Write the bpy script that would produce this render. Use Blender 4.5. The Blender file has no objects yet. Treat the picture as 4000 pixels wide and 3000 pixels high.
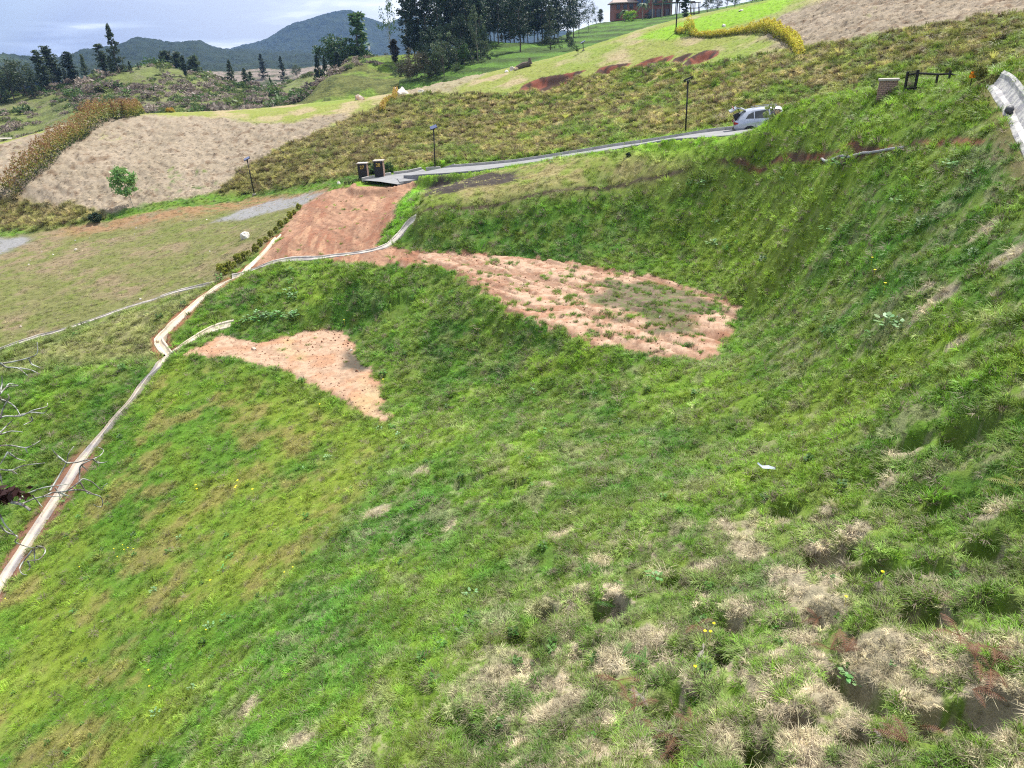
import bpy, bmesh, math, random, colorsys
import numpy as np
from mathutils import Vector, Matrix, Quaternion
random.seed(7); rng = np.random.default_rng(7)
sc = bpy.context.scene
R = math.radians

# ------------------------------------------------------------------ camera
F_PX = 2773.0                                   # focal length for a picture 4000 px wide
U = np.array([-265.0, 5906.0, 2773.0]); U /= np.linalg.norm(U)      # world up seen in camera space
Fw = np.array([0, 0, -1.0]); Fw = Fw - U * Fw.dot(U); Fw /= np.linalg.norm(Fw)
Xw = np.cross(Fw, U)
ROT = np.array([Xw, Fw, U])                      # camera -> world
cam_d = bpy.data.cameras.new('camera'); cam = bpy.data.objects.new('camera', cam_d)
sc.collection.objects.link(cam); sc.camera = cam
cam_d.sensor_width = 36.0; cam_d.lens = 36.0 * F_PX / 4000.0
cam_d.clip_start = 0.05; cam_d.clip_end = 20000
cam.matrix_world = Matrix([list(ROT[0]) + [0], list(ROT[1]) + [0], list(ROT[2]) + [0], [0, 0, 0, 1]])

# ------------------------------------------------------------------ sky, sun, exposure
SUN_EL, SUN_AZ = R(61), R(38)                   # azimuth clockwise from +Y (the viewing direction)
sun_dir = Vector((math.sin(SUN_AZ) * math.cos(SUN_EL), math.cos(SUN_AZ) * math.cos(SUN_EL), math.sin(SUN_EL)))
sd = bpy.data.lights.new('sun', 'SUN'); sun = bpy.data.objects.new('sun', sd); sc.collection.objects.link(sun)
sd.energy = 5.0; sd.angle = R(0.6); sd.color = (1.0, 0.955, 0.88)
sun.rotation_euler = sun_dir.to_track_quat('Z', 'Y').to_euler(); sun.location = (40, 60, 120)
world = bpy.data.worlds.new('World'); sc.world = world; world.use_nodes = True
wn, wl = world.node_tree.nodes, world.node_tree.links; wn.clear()
def N(t, nodes=wn, **k):
    n = nodes.new(t)
    for a, b in k.items(): setattr(n, a, b)
    return n
sky = N('ShaderNodeTexSky', sky_type='NISHITA', sun_disc=False, sun_elevation=SUN_EL, sun_rotation=SUN_AZ, altitude=2100, air_density=1.0, dust_density=1.2, ozone_density=1.5)
tc = N('ShaderNodeTexCoord')
mp = N('ShaderNodeMapping'); mp.inputs['Scale'].default_value = (1.3, 1.3, 9.0); mp.inputs['Location'].default_value = (3.1, 0.4, 1.2)
wl.new(tc.outputs['Generated'], mp.inputs['Vector'])
n1 = N('ShaderNodeTexNoise'); n1.inputs['Scale'].default_value = 2.2; n1.inputs['Detail'].default_value = 7; n1.inputs['Roughness'].default_value = 0.52; n1.inputs['Distortion'].default_value = 0.35
wl.new(mp.outputs[0], n1.inputs['Vector'])
n2 = N('ShaderNodeTexNoise'); n2.inputs['Scale'].default_value = 1.1; n2.inputs['Detail'].default_value = 4; n2.inputs['Distortion'].default_value = 0.6
mp2 = N('ShaderNodeMapping'); mp2.inputs['Scale'].default_value = (1.0, 1.0, 3.0); mp2.inputs['Location'].default_value = (0.35, 1.7, 0.15)
wl.new(tc.outputs['Generated'], mp2.inputs['Vector']); wl.new(mp2.outputs[0], n2.inputs['Vector'])
cr = N('ShaderNodeValToRGB')                    # shade of the cloud layer: blue grey bellies to bright tops
e = cr.color_ramp.elements
e[0].position, e[0].color = 0.43, (1.7, 2.4, 4.8, 1)
e[1].position, e[1].color = 0.555, (12.0, 12.4, 12.9, 1)
m_ = e.new(0.495); m_.color = (3.8, 4.8, 7.4, 1)
wl.new(n1.outputs['Fac'], cr.inputs['Fac'])
cov = N('ShaderNodeMapRange'); cov.inputs['From Min'].default_value = 0.25; cov.inputs['From Max'].default_value = 0.4
wl.new(n2.outputs['Fac'], cov.inputs['Value'])
mx = N('ShaderNodeMixRGB'); wl.new(cov.outputs[0], mx.inputs['Fac']); wl.new(sky.outputs[0], mx.inputs[1]); wl.new(cr.outputs[0], mx.inputs[2])
vd = N('ShaderNodeVectorMath', operation='DOT_PRODUCT'); wl.new(tc.outputs['Generated'], vd.inputs[0]); vd.inputs[1].default_value = tuple(sun_dir)
glow = N('ShaderNodeMapRange'); glow.inputs['From Min'].default_value = 0.10; glow.inputs['From Max'].default_value = 0.44; wl.new(vd.outputs['Value'], glow.inputs['Value'])
gm = N('ShaderNodeMath', operation='MULTIPLY'); gm.inputs[1].default_value = 0.85; wl.new(glow.outputs[0], gm.inputs[0])
mg = N('ShaderNodeMixRGB'); wl.new(gm.outputs[0], mg.inputs['Fac']); wl.new(mx.outputs[0], mg.inputs[1]); mg.inputs[2].default_value = (10.5, 10.9, 11.4, 1)
bg = N('ShaderNodeBackground'); bg.inputs['Strength'].default_value = 0.070
wl.new(mg.outputs[0], bg.inputs['Color']); wo = N('ShaderNodeOutputWorld'); wl.new(bg.outputs[0], wo.inputs['Surface'])
sc.view_settings.view_transform = 'Standard'; sc.view_settings.look = 'None'
sc.view_settings.exposure = 0.70; sc.view_settings.gamma = 1.0; sc.view_settings.use_curve_mapping = False
sc.cycles.max_bounces = 5; sc.cycles.diffuse_bounces = 2; sc.cycles.glossy_bounces = 2; sc.cycles.transmission_bounces = 3
sc.cycles.transparent_max_bounces = 6; sc.cycles.volume_bounces = 0; sc.cycles.use_denoising = False; sc.cycles.filter_width = 1.15

# ------------------------------------------------------------------ numeric helpers
def ray(px, py):
    v = np.stack([np.asarray(px, float) - 2000.0, 1500.0 - np.asarray(py, float), np.full(np.shape(px), -F_PX)], -1)
    v = v / np.linalg.norm(v, axis=-1, keepdims=True)
    return v @ ROT.T
def P3(px, py, d): return ray(px, py) * np.asarray(d, float)[..., None]
def to_px(p):
    c = np.asarray(p) @ ROT
    return 2000 + c[..., 0] / -c[..., 2] * F_PX, 1500 - c[..., 1] / -c[..., 2] * F_PX
def _hash(ix, iy, s):
    h = (ix.astype(np.int64) * 374761393 + iy.astype(np.int64) * 668265263 + s * 974634777) & 0xffffffff
    h = ((h ^ (h >> 13)) * 1274126177) & 0xffffffff
    return ((h ^ (h >> 16)) & 0xffff) / 65535.0
def vnoise(x, y, s=0):
    ix = np.floor(x); iy = np.floor(y); fx = x - ix; fy = y - iy
    fx = fx * fx * (3 - 2 * fx); fy = fy * fy * (3 - 2 * fy)
    a = _hash(ix, iy, s); b = _hash(ix + 1, iy, s); c = _hash(ix, iy + 1, s); d = _hash(ix + 1, iy + 1, s)
    return (a + (b - a) * fx) * (1 - fy) + (c + (d - c) * fx) * fy
def fbm(x, y, s=0, o=4, g=0.5):
    x = np.asarray(x, float); y = np.asarray(y, float)
    t = np.zeros(np.broadcast(x, y).shape); a = 1.0; n = 0
    for i in range(o):
        t = t + a * vnoise(x * 2 ** i + 17.3 * i, y * 2 ** i - 9.1 * i, s + i); n += a; a *= g
    return t / n
def sstep(a, b, x):
    t = np.clip((np.asarray(x, float) - a) / (b - a), 0, 1); return t * t * (3 - 2 * t)
def sdf_poly(x, y, poly):
    """signed distance to a closed polygon, positive inside"""
    x = np.asarray(x, float); y = np.asarray(y, float)
    d = np.full(x.shape, 1e18); ins = np.zeros(x.shape, bool); n = len(poly)
    for i in range(n):
        ax, ay = poly[i][:2]; bx, by = poly[(i + 1) % n][:2]
        ex, ey = bx - ax, by - ay; L = ex * ex + ey * ey + 1e-12
        t = np.clip(((x - ax) * ex + (y - ay) * ey) / L, 0, 1)
        d = np.minimum(d, (x - ax - t * ex) ** 2 + (y - ay - t * ey) ** 2)
        c = ((ay > y) != (by > y)) & (x < (bx - ax) * (y - ay) / (by - ay + 1e-15) + ax)
        ins ^= c
    d = np.sqrt(d); return np.where(ins, d, -d)
def dist_line(x, y, pl):
    x = np.asarray(x, float); y = np.asarray(y, float); d = np.full(x.shape, 1e18)
    for i in range(len(pl) - 1):
        ax, ay = pl[i][:2]; bx, by = pl[i + 1][:2]
        ex, ey = bx - ax, by - ay; L = ex * ex + ey * ey + 1e-12
        t = np.clip(((x - ax) * ex + (y - ay) * ey) / L, 0, 1)
        d = np.minimum(d, (x - ax - t * ex) ** 2 + (y - ay - t * ey) ** 2)
    return np.sqrt(d)
def smooth_line(pts, step=0.5):
    """Catmull-Rom through the points, resampled evenly"""
    P = [np.asarray(p, float) for p in pts]; P = [2 * P[0] - P[1]] + P + [2 * P[-1] - P[-2]]; out = []
    for i in range(1, len(P) - 2):
        n = max(2, int(np.linalg.norm(P[i + 1] - P[i]) / step))
        for k in range(n):
            t = k / n; a, b, c, d = P[i - 1], P[i], P[i + 1], P[i + 2]
            out.append(0.5 * ((2 * b) + (c - a) * t + (2 * a - 5 * b + 4 * c - d) * t * t + (3 * b - a - 3 * c + d) * t ** 3))
    out.append(P[-2]); return np.array(out)

# ------------------------------------------------------------------ lie of the land: surveyed heights, then a smooth surface
S = 0.82                                        # survey units to metres
PAD1, PAD2 = -13.0 * S, -16.5 * S               # levels of the two cut pads
survey = [  # picture x, y, range ('d') or level ('z')
 # foot of the frame
 (-600,3000,'z',-20.3),(0,3000,'z',-19.2),(500,3000,'z',-16.6),(1000,3000,'d',17.5),(1500,3000,'d',14.2),(2000,3000,'d',12.3),(2500,3000,'d',11.2),(3000,3000,'d',10.5),(3500,3000,'d',10.2),(4000,3000,'d',10.2),(4600,3000,'d',10.2),
 (0,3600,'d',24),(1000,3600,'d',14.5),(2000,3600,'d',10.2),(3000,3600,'d',9),(4000,3600,'d',9),
 (0,2250,'z',-20.6),(-500,2300,'z',-21.6),(500,2250,'z',-18.9),(1000,2250,'z',-16.6),(1500,2250,'d',22.5),(2000,2250,'d',18.6),(2500,2250,'d',16.4),(3000,2250,'d',15),(3500,2250,'d',14),(4000,2250,'d',13.4),(4600,2250,'d',13.2),
 (3000,2600,'d',12.5),(2000,2600,'d',15),(1000,2600,'d',22),(300,2600,'z',-19.2),
 (500,1900,'z',-18.6),(1000,1900,'z',-17.5),(1500,1900,'d',29.5),(2000,1900,'d',24.5),(2500,1850,'d',22.5),(3000,1900,'d',18.6),(3500,1900,'d',16.8),(4000,1900,'d',15.6),(4700,1900,'d',15.2),
 (2000,1700,'d',29.5),(2700,1600,'d',28),(2400,1560,'d',31),(3300,1600,'z',-9.9),(3700,1500,'d',19.3),(4000,1500,'d',18.3),(4700,1500,'d',17.6),
 (3300,1300,'z',-9.3),(3000,1300,'z',-11.9),(2900,1500,'z',-11.9),(3700,1100,'d',24.5),(4000,1100,'d',22.6),(4700,1100,'d',21),(3300,1050,'z',-8.5),(3050,1150,'z',-11.6),
 (4000,800,'d',27),(3650,800,'d',30),(3300,850,'z',-7.2),(3000,950,'z',-10.4),(2900,1100,'z',-11.9),
 # crest above: car spur
 (4000,560,'d',30.5),(3950,450,'d',32.5),(3870,300,'d',37),(3700,330,'d',40),(3420,370,'d',43.5),(3080,448,'d',50),(2950,496,'d',52),(3015,472,'d',51),(2800,540,'d',54.5),(3300,600,'z',-5.1),(3700,550,'d',34.5),(3500,450,'z',-3.4),(3000,620,'z',-6.8),
 (4600,300,'d',31),(4600,560,'d',27),(4300,180,'d',38),
 # bank under the car spur down to pad one
 (2700,640,'z',-7.5),(2700,800,'z',-9.7),(2700,1000,'z',-12.2),(2450,690,'z',-8.6),(2450,850,'z',-10.9),(2450,990,'z',-12.5),(2150,745,'z',-9.4),(2150,900,'z',-11.7),(1900,800,'z',-10.4),(1900,900,'z',-11.9),(1650,845,'z',-11.0),(1620,930,'z',-12.5),(1650,760,'d',61),
 (1950,700,'d',60),(2300,650,'d',56.5),(2600,590,'d',55.5),(2050,655,'d',64.5),(1750,695,'d',74),(2400,598,'d',58.5),(2600,566,'d',55.5),(3180,425,'d',48),(3290,398,'d',45.7),
 # road
 (1430,712,'d',75.5),(1500,690,'d',77),(1700,662,'d',77.5),(1850,648,'d',74),(2000,637,'d',71),(2200,606,'d',67.5),(2400,575,'d',64.5),(2700,529,'d',60.5),(2880,503,'d',58.5),
 # ramp
 (1450,735,'z',-11.6),(1250,830,'z',-12.5),(1500,830,'z',-12.1),(1150,930,'z',-13.1),(1430,930,'z',-12.8),
 (1300,990,'z',-13.3),(1500,965,'z',-12.9),
 # pad one
 (1700,1000,'z',-13),(2000,1010,'z',-13),(2500,1080,'z',-13),(2850,1200,'z',-13),(2800,1380,'z',-13),(2650,1420,'z',-13),(2350,1370,'z',-13),(2200,1200,'z',-13),(1950,1180,'z',-13.1),(1850,1080,'z',-13),(1300,1015,'z',-13.4),(1000,1030,'z',-14.2),
 # bank between the pads
 (1450,1090,'z',-13.8),(1300,1180,'z',-15),(1650,1200,'z',-14.6),(1500,1250,'z',-15.4),(1750,1350,'z',-15.1),(1950,1300,'z',-14.3),(2000,1450,'d',35.8),(2250,1480,'d',33.4),(1050,1130,'z',-14.9),(1050,1220,'z',-15.7),(1600,1450,'z',-16),(1800,1600,'d',34.5),
 # pad two
 (1350,1295,'z',-16.5),(1150,1310,'z',-16.5),(900,1310,'z',-16.5),(760,1360,'z',-16.5),(1000,1430,'z',-16.5),(1250,1490,'z',-16.5),(1450,1620,'z',-16.5),(1510,1600,'z',-16.5),(1400,1420,'z',-16.5),(1510,1500,'z',-16.5),
 (1000,1550,'z',-17.2),(1250,1640,'z',-16.9),(700,1550,'z',-17.4),(500,1700,'z',-18.3),
 # main drain and the ground left of it
 (640,1375,'z',-16.9),(600,1320,'z',-16.6),(680,1240,'z',-15.8),(860,1090,'z',-14.9),(970,1010,'z',-14.4),(1080,925,'z',-13.6),
 (430,1640,'z',-18.4),(150,2060,'z',-20.3),(300,1500,'z',-17.5),(0,1900,'z',-19.8),(0,1600,'z',-18.5),(300,1750,'z',-18.9),(-600,1900,'z',-20.5),
 (0,1355,'z',-17.6),(400,1210,'z',-16.6),(820,1115,'z',-15.3),(-600,1500,'z',-18.6),
 (600,1000,'z',-15.7),(0,1100,'z',-17.0),(300,950,'z',-16.3),(900,850,'z',-14.7),(-600,1100,'z',-18),
 (400,862,'z',-15.6),(0,920,'z',-16.3),(-600,1000,'z',-17.2),(700,800,'d',93),(994,765,'d',93),(1200,735,'d',85),(1000,850,'z',-14.2),
 # tan hill
 (350,830,'z',-15),(100,840,'z',-15.5),(0,860,'z',-15.7),(100,740,'z',-13),(500,700,'d',105),(500,550,'d',121),(1000,600,'d',108),(1000,520,'d',118),(250,600,'d',116),(0,650,'d',118),(-500,750,'d',115),
 (600,443,'d',138),(1000,425,'d',139),(300,475,'d',138),(0,560,'d',138),(-500,640,'d',138),(1250,400,'d',138),
 # dark slope above the road
 (1150,640,'d',95),(1400,600,'d',91),(1400,500,'d',108),(1700,560,'d',92),(1700,450,'d',108),(2000,550,'d',85),(2000,400,'d',108),(2400,480,'d',80),(2400,330,'d',103),(2800,400,'d',76),(2800,250,'d',98),(3200,300,'d',74),(3200,150,'d',92),(3600,180,'d',72),(3600,70,'d',86),(4000,100,'d',68),(4000,20,'d',80),(3700,270,'d',62),(3400,330,'d',66),
 (1500,370,'d',135),(2000,262,'d',134),(2200,213,'d',132),(1750,320,'d',135),(2400,150,'d',131),(2600,90,'d',131),(2800,45,'d',130),(3000,0,'d',128),(3400,-60,'d',112),(3800,-60,'d',100),(4400,-60,'d',82),(4300,100,'d',60),
 (2250,260,'d',118),(1750,380,'d',120),(2600,180,'d',116),(3000,100,'d',110),
]
_sx = np.array([s[0] for s in survey], float); _sy = np.array([s[1] for s in survey], float)
_r = ray(_sx, _sy)
_d = np.array([s[3] * S if s[2] == 'd' else s[3] * S / _r[i, 2] for i, s in enumerate(survey)])
CP = _r * _d[:, None]
extra = []                                       # hidden ground: the road behind the spur, land beyond the crests
def X(x, y, z): extra.append((x, y, z))
for px, py, dd, add, dz in [(3080,448,50,8,-1.3),(3420,370,43.5,11,-1.3),(3700,330,40,12,-1.2),(3870,300,37,14,-1.1),(4300,180,38,14,-.8)]:
    p = ray(px, py) * (dd * S); h = p[:2] / np.linalg.norm(p[:2])
    X(p[0] + h[0] * add * 0.5, p[1] + h[1] * add * 0.5, p[2] - 1.0); X(p[0] + h[0] * add, p[1] + h[1] * add, p[2] + dz)
for px, py, dd, drop in [(0,560,138,7),(300,475,138,7),(600,443,138,7),(1000,425,139,7),(1250,400,138,7),(1500,370,135,6.5),(1750,320,135,6),(2000,262,134,5),(2200,213,132,4),(-500,640,138,8)]:
    p = ray(px, py) * (dd * S); h = p[:2] / np.linalg.norm(p[:2])
    X(p[0] + h[0] * 12, p[1] + h[1] * 12, p[2] - drop * 0.5); X(p[0] + h[0] * 30, p[1] + h[1] * 30, p[2] - drop * 2.2)
for px, py, dd in [(2400,150,131),(2600,90,131),(2800,45,130),(3000,0,128),(3400,-60,112),(3800,-60,100)]:
    p = ray(px, py) * (dd * S); h = p[:2] / np.linalg.norm(p[:2]); X(p[0] + h[0] * 25, p[1] + h[1] * 25, p[2] - 2.5)
for x, y, z in [(-8,-8,-9),(0,-8,-8.6),(8,-8,-8),(-20,0,-15),(-35,10,-19),(14,2,-7),(20,-6,-7)]: X(x, y, z)
CP = np.vstack([CP, np.array(extra)])
def tps_fit(P, lam=0.02):
    A = P[:, :2] / 100.0; n = len(A)
    r2 = ((A[:, None] - A[None]) ** 2).sum(-1); K = 0.5 * r2 * np.log(r2 + 1e-12)
    K += np.eye(n) * lam * 1e-3
    Q = np.c_[np.ones(n), A]; M = np.zeros((n + 3, n + 3)); M[:n, :n] = K; M[:n, n:] = Q; M[n:, :n] = Q.T
    return A, np.linalg.solve(M, np.r_[P[:, 2], np.zeros(3)])
_A, _W = tps_fit(CP)
def base_h(x, y):
    x = np.asarray(x, float); y = np.asarray(y, float); sh = x.shape; x = x.ravel() / 100; y = y.ravel() / 100
    out = np.empty(len(x)); n = len(_A)
    for i in range(0, len(x), 20000):
        a = x[i:i + 20000]; b = y[i:i + 20000]
        r2 = (a[:, None] - _A[None, :, 0]) ** 2 + (b[:, None] - _A[None, :, 1]) ** 2
        out[i:i + 20000] = (0.5 * r2 * np.log(r2 + 1e-12)) @ _W[:n] + _W[n] + a * _W[n + 1] + b * _W[n + 2]
    return out.reshape(sh)
# ------------------------------------------------------------------ outlines walked on the ground
def hit(pxs, pys, hf, tmin=4.0, tmax=150.0, step=0.4):
    pxs = np.asarray(pxs, float); pys = np.asarray(pys, float)
    r = ray(pxs, pys); ts = np.arange(tmin, tmax, step)
    out = np.full(len(pxs), np.nan)
    P = r[:, None, :] * ts[None, :, None]
    below = P[..., 2] < hf(P[..., 0], P[..., 1])
    for i in range(len(pxs)):
        k = np.argmax(below[i])
        out[i] = ts[k] if below[i].any() else tmax
    lo = np.maximum(out - step, 0.1); hi = out.copy()
    for _ in range(9):
        m = (lo + hi) / 2; q = r * m[:, None]; b = q[:, 2] < hf(q[:, 0], q[:, 1])
        hi = np.where(b, m, hi); lo = np.where(b, lo, m)
    return r * ((lo + hi) / 2)[:, None]
def on(pts, hf=base_h, **k):
    a = np.array(pts, float); return hit(a[:, 0], a[:, 1], hf, **k)
def on_plane(pts, z):
    a = np.array(pts, float); r = ray(a[:, 0], a[:, 1]); return r * (z / r[:, 2])[:, None]

pad1_px = [(1560,1022),(1640,1030),(1730,1050),(1808,1076),(1916,1157),(2007,1220),(2090,1258),(2170,1275),(2250,1312),(2332,1356),(2477,1383),(2640,1383),(2748,1419),(2790,1385),(2830,1330),(2875,1248),(2893,1211),(2784,1148),(2585,1085),(2387,1049),(2170,1012),(1898,991),(1700,985),(1573,976)]
pad2_px = [(690,1388),(777,1352),(868,1305),(940,1320),(1013,1338),(1121,1311),(1230,1287),(1338,1293),(1383,1338),(1392,1392),(1446,1437),(1492,1501),(1501,1573),(1528,1636),(1483,1645),(1428,1627),(1338,1555),(1230,1510),(1121,1446),(1013,1428),(868,1392),(760,1385)]
pad1 = on_plane(pad1_px, PAD1); pad2 = on_plane(pad2_px, PAD2)
kerb_px = [(1418,706),(1500,690),(1600,674),(1700,661),(1850,648),(2000,636),(2200,606),(2400,574),(2600,545),(2700,528),(2880,503)]
kerb = P3([k[0] for k in kerb_px], [k[1] for k in kerb_px], np.array([75.5, 77, 77.3, 77.5, 74, 71, 67.5, 64.5, 61.8, 60.5, 58.5]) * S)
kerb = np.vstack([kerb, kerb[-1] + np.array([[4.0, -3.0, 0.4], [9.0, -7.5, .9], [13.5, -13.5, 1.4], [17, -21, 1.9]])])
kerb_l = np.vstack([kerb[0] + np.array([-22, 9, -2.4]), kerb[0] + np.array([-10, 4.5, -1.1]), kerb])      # the road drops away to the left behind the field bank
kerb_s = smooth_line(kerb, 0.6)
def side_off(line, off):
    t = np.gradient(line[:, :2], axis=0); t /= np.linalg.norm(t, axis=1, keepdims=True)
    o = line.copy(); o[:, 0] += t[:, 1] * off; o[:, 1] -= t[:, 0] * off; return o
ROAD_W = 4.2
road_c = side_off(kerb_s, ROAD_W / 2)
slips_px = [
 [(2041,348),(2059,330),(2113,307),(2181,296),(2271,280),(2226,312),(2199,332),(2158,353),(2090,357)],
 [(2332,285),(2352,267),(2407,255),(2452,251),(2420,271),(2384,289),(2343,298)],
 [(2452,283),(2479,260),(2533,235),(2579,224),(2543,246),(2511,262),(2475,278)],
 [(2540,262),(2565,240),(2619,221),(2601,240),(2560,258)],
 [(2633,253),(2646,228),(2692,212),(2669,235),(2646,253)],
 [(2674,260),(2701,226),(2746,203),(2791,203),(2787,222),(2741,244),(2705,260)]]
slips = [on(s) for s in slips_px]

def line_z(line, x, y, rad):
    """height of the nearest point of a 3D polyline, for points within rad"""
    d2 = (x[:, None] - line[None, :, 0]) ** 2 + (y[:, None] - line[None, :, 1]) ** 2
    k = d2.argmin(1); return np.sqrt(d2[np.arange(len(x)), k]), line[k, 2]
def road_near(x, y):
    d2 = (x[:, None] - road_c[None, :, 0]) ** 2 + (y[:, None] - road_c[None, :, 1]) ** 2; k = d2.argmin(1); t = np.gradient(road_c[:, :2], axis=0)
    s = (x - road_c[k, 0]) * t[k, 1] - (y - road_c[k, 1]) * t[k, 0]
    return np.sqrt(d2[np.arange(len(x)), k]), road_c[k, 2], s
def height(x, y, detail=False):
    x = np.asarray(x, float); y = np.asarray(y, float); sh = x.shape; x = x.ravel(); y = y.ravel()
    z = base_h(x, y)
    for pad, lv in ((pad1, PAD1), (pad2, PAD2)):
        m = (x > pad[:, 0].min() - 3) & (x < pad[:, 0].max() + 3) & (y > pad[:, 1].min() - 3) & (y < pad[:, 1].max() + 3)
        if m.any():
            w = sstep(-0.9, 0.35, sdf_poly(x[m], y[m], pad)); z[m] = z[m] * (1 - w) + lv * w
    m = (x > -16) & (x < 45) & (y > 20) & (y < 75)
    if m.any():
        d, zz, sg = road_near(x[m], y[m]); w = 1 - sstep(2.15, 2.8, d); berm = (sg > 0) * sstep(2.2, 3.1, d) * (1 - sstep(3.4, 6.0, d)) * sstep(-5, 0, x[m]) * (1 - sstep(15, 18, x[m]))
        z[m] = z[m] + berm * np.clip(zz + .15 - z[m], 0, .30); z[m] = z[m] * (1 - w) + (zz - 0.03) * w
    if detail:
        for s in slips:
            m = (x > s[:, 0].min() - 1) & (x < s[:, 0].max() + 1) & (y > s[:, 1].min() - 1) & (y < s[:, 1].max() + 1)
            if m.any():
                w = sstep(-0.1, 0.9, sdf_poly(x[m], y[m], s) + 0.5 * (fbm(x[m] * 1.3, y[m] * 1.3, 5) - 0.5)); z[m] -= 0.75 * w
    return z.reshape(sh)

ramp_px = [(1425,716),(1330,735),(1250,760),(1185,800),(1135,850),(1098,900),(1070,950),(1010,1010),(940,1062),(900,1083),(1000,1048),(1113,1016),(1226,1011),(1330,1014),(1360,1030),(1450,1036),(1560,1024),(1640,1030),(1640,985),(1560,972),(1475,957),(1497,916),(1542,853),(1570,794),(1601,740),(1640,700),(1560,706),(1500,714)]
ramp = on(ramp_px, height)
def P(*a): return on(list(a), height)
drains = {
 'main': (P((1085,922),(1040,975),(985,1030),(935,1072),(870,1105),(800,1155),(720,1225),(655,1285),(620,1325),(632,1352),(655,1378)), 0.52),
 'lower': (P((672,1368),(640,1398),(612,1436),(572,1476),(543,1512),(515,1556),(450,1632),(400,1692),(350,1752),(308,1806),(262,1882),(208,1962),(150,2052),(92,2140),(42,2212),(-20,2310),(-110,2440)), 0.52),
 'pad': (P((668,1372),(740,1332),(830,1283),(915,1260)), 0.42),
 'field': (P((-150,1432),(-60,1390),(0,1365),(45,1348),(149,1314),(226,1294),(316,1265),(407,1233),(497,1201),(588,1174),(678,1142),(769,1120),(835,1106)), 0.40),
 'cross': (P((905,1076),(1000,1046),(1113,1014),(1226,1009),(1285,1002),(1407,986),(1497,966),(1533,946),(1560,915),(1580,890),(1600,866),(1625,846)), 0.40),
 'right': (P((3886,302),(3915,335),(3948,380),(3985,440),(4018,510),(4046,570),(4075,630),(4135,740),(4220,860)), .50),
}
drain_s = {k: (smooth_line(l, 0.35), w) for k, (l, w) in drains.items()}
main_s = np.vstack([drain_s['main'][0], drain_s['lower'][0]])
cut_line = P((2700,640),(2780,628),(2900,632),(3030,624),(3200,612),(3360,592),(3480,577),(3600,560),(3720,550),(3830,560))
lip_line = P((1650,830),(1800,812),(2000,780),(2150,752),(2300,732),(2500,700),(2680,664))
mulch = P((1655,698),(1800,686),(2010,672),(2020,705),(1870,732),(1750,760),(1655,770))
gravel1 = P((840,868),(930,820),(1050,785),(1180,762),(1265,752),(1190,795),(1060,830),(930,862))
gravel2 = P((-300,990),(-20,925),(60,925),(150,930),(110,955),(20,985),(-60,1020))
gravel3 = P((2300,1150),(2400,1105),(2640,1120),(2790,1200),(2720,1270),(2540,1275),(2380,1210))
shaded_hollows = [(3250,2164,75,45),(3429,2229,70,45),(3630,2213,50,40),(3847,2142,60,35),(3055,1974,35,30),(2979,1860,50,25),(3614,2408,60,45),(3934,2370,50,40),(3348,2684,45,80),(3790,2792,110,50),(3108,2820,45,30),(2966,2930,60,45),(2374,2404,60,45),(2624,2285,35,20),(2130,2409,35,30),(2814,2556,30,30),(3360,2900,50,30),(1830,1880,50,25),(1990,1900,60,25),(3560,1720,40,25),(3800,1680,70,35),(2700,1750,40,18),(3500,1560,60,22),(2600,2100,50,20),(3700,1950,60,30),(1740,1830,50,20),(1560,1200,40,35),(1450,1230,25,25)]  # dug and blackened spots; the one beneath the large fern paints its cast shadow
drypx = [(2914,2143,70,60),(3200,2360,80,110),(2850,2050,30,60),(3527,1768,50,35),(3900,1990,60,25),(3343,2072,55,35),(3245,1963,40,25),(2749,2236,60,45),(3172,2317,60,70),(2520,2500,110,45),(2374,2600,70,70),(2890,2393,45,45),(2190,2750,110,50),(2347,2187,45,40),(3430,2566,110,100),(3958,2738,60,90),(3226,2725,70,50),(3730,1350,40,25),(3650,1180,70,30),(3620,1130,30,20),(1640,1850,40,30),(1470,2000,60,35),(1760,2050,35,20),(2140,1900,30,30),(2200,2080,60,30),(1180,2900,60,40),(980,2760,40,30),(3080,2240,30,50),(3100,2900,90,50),(2850,2880,60,60),(1960,2650,60,50),(3600,2700,60,60),(3480,1880,50,30),(3850,900,50,20),(3950,980,60,30)]
_hw = [(on([(a, b)])[0], w / F_PX, h / F_PX) for a, b, w, h in shaded_hollows + drypx]
blots = [(p[0], p[1], max(.12, w * np.linalg.norm(p)), max(.15, h * np.linalg.norm(p) * 1.5)) for p, w, h in _hw]
nh = len(shaded_hollows); blots = [(a, b, w * (1.4 if i < nh else 1), h * (1.4 if i < nh else 1)) for i, (a, b, w, h) in enumerate(blots)]
def blot(x, y, lst, nz=.5):
    o = np.zeros(x.shape)
    for a, b, w, h in lst:
        m = (np.abs(x - a) < 2.5 * w) & (np.abs(y - b) < 2.5 * h)
        if m.any():
            d = np.sqrt(((x[m] - a) / w) ** 2 + ((y[m] - b) / h) ** 2) + nz * 2 * (fbm(x[m] * 2.6, y[m] * 2.6, 130, 4, .6) - .5); o[m] = np.maximum(o[m], 1 - sstep(.75, 1.15, d))
    return o
darkpad2 = P((1360,1370),(1400,1390),(1450,1440),(1400,1450),(1340,1440),(1345,1395))
tuss_px = [(850,748),(950,660),(1050,612),(1250,522),(1400,452),(1490,415),(1560,378),(1700,368),(2040,368),(2270,305),(2500,262),(2800,250),(3050,205),(3130,192),(3300,168),(3600,118),(4000,62),(4300,20),(4500,-20),(4500,200),(3990,250),(3800,262),(3600,300),(3400,335),(3080,425),(2880,490),(2700,518),(2400,563),(2000,625),(1700,650),(1480,680),(1300,703),(1000,755)]
tuss = P(*tuss_px)
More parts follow.
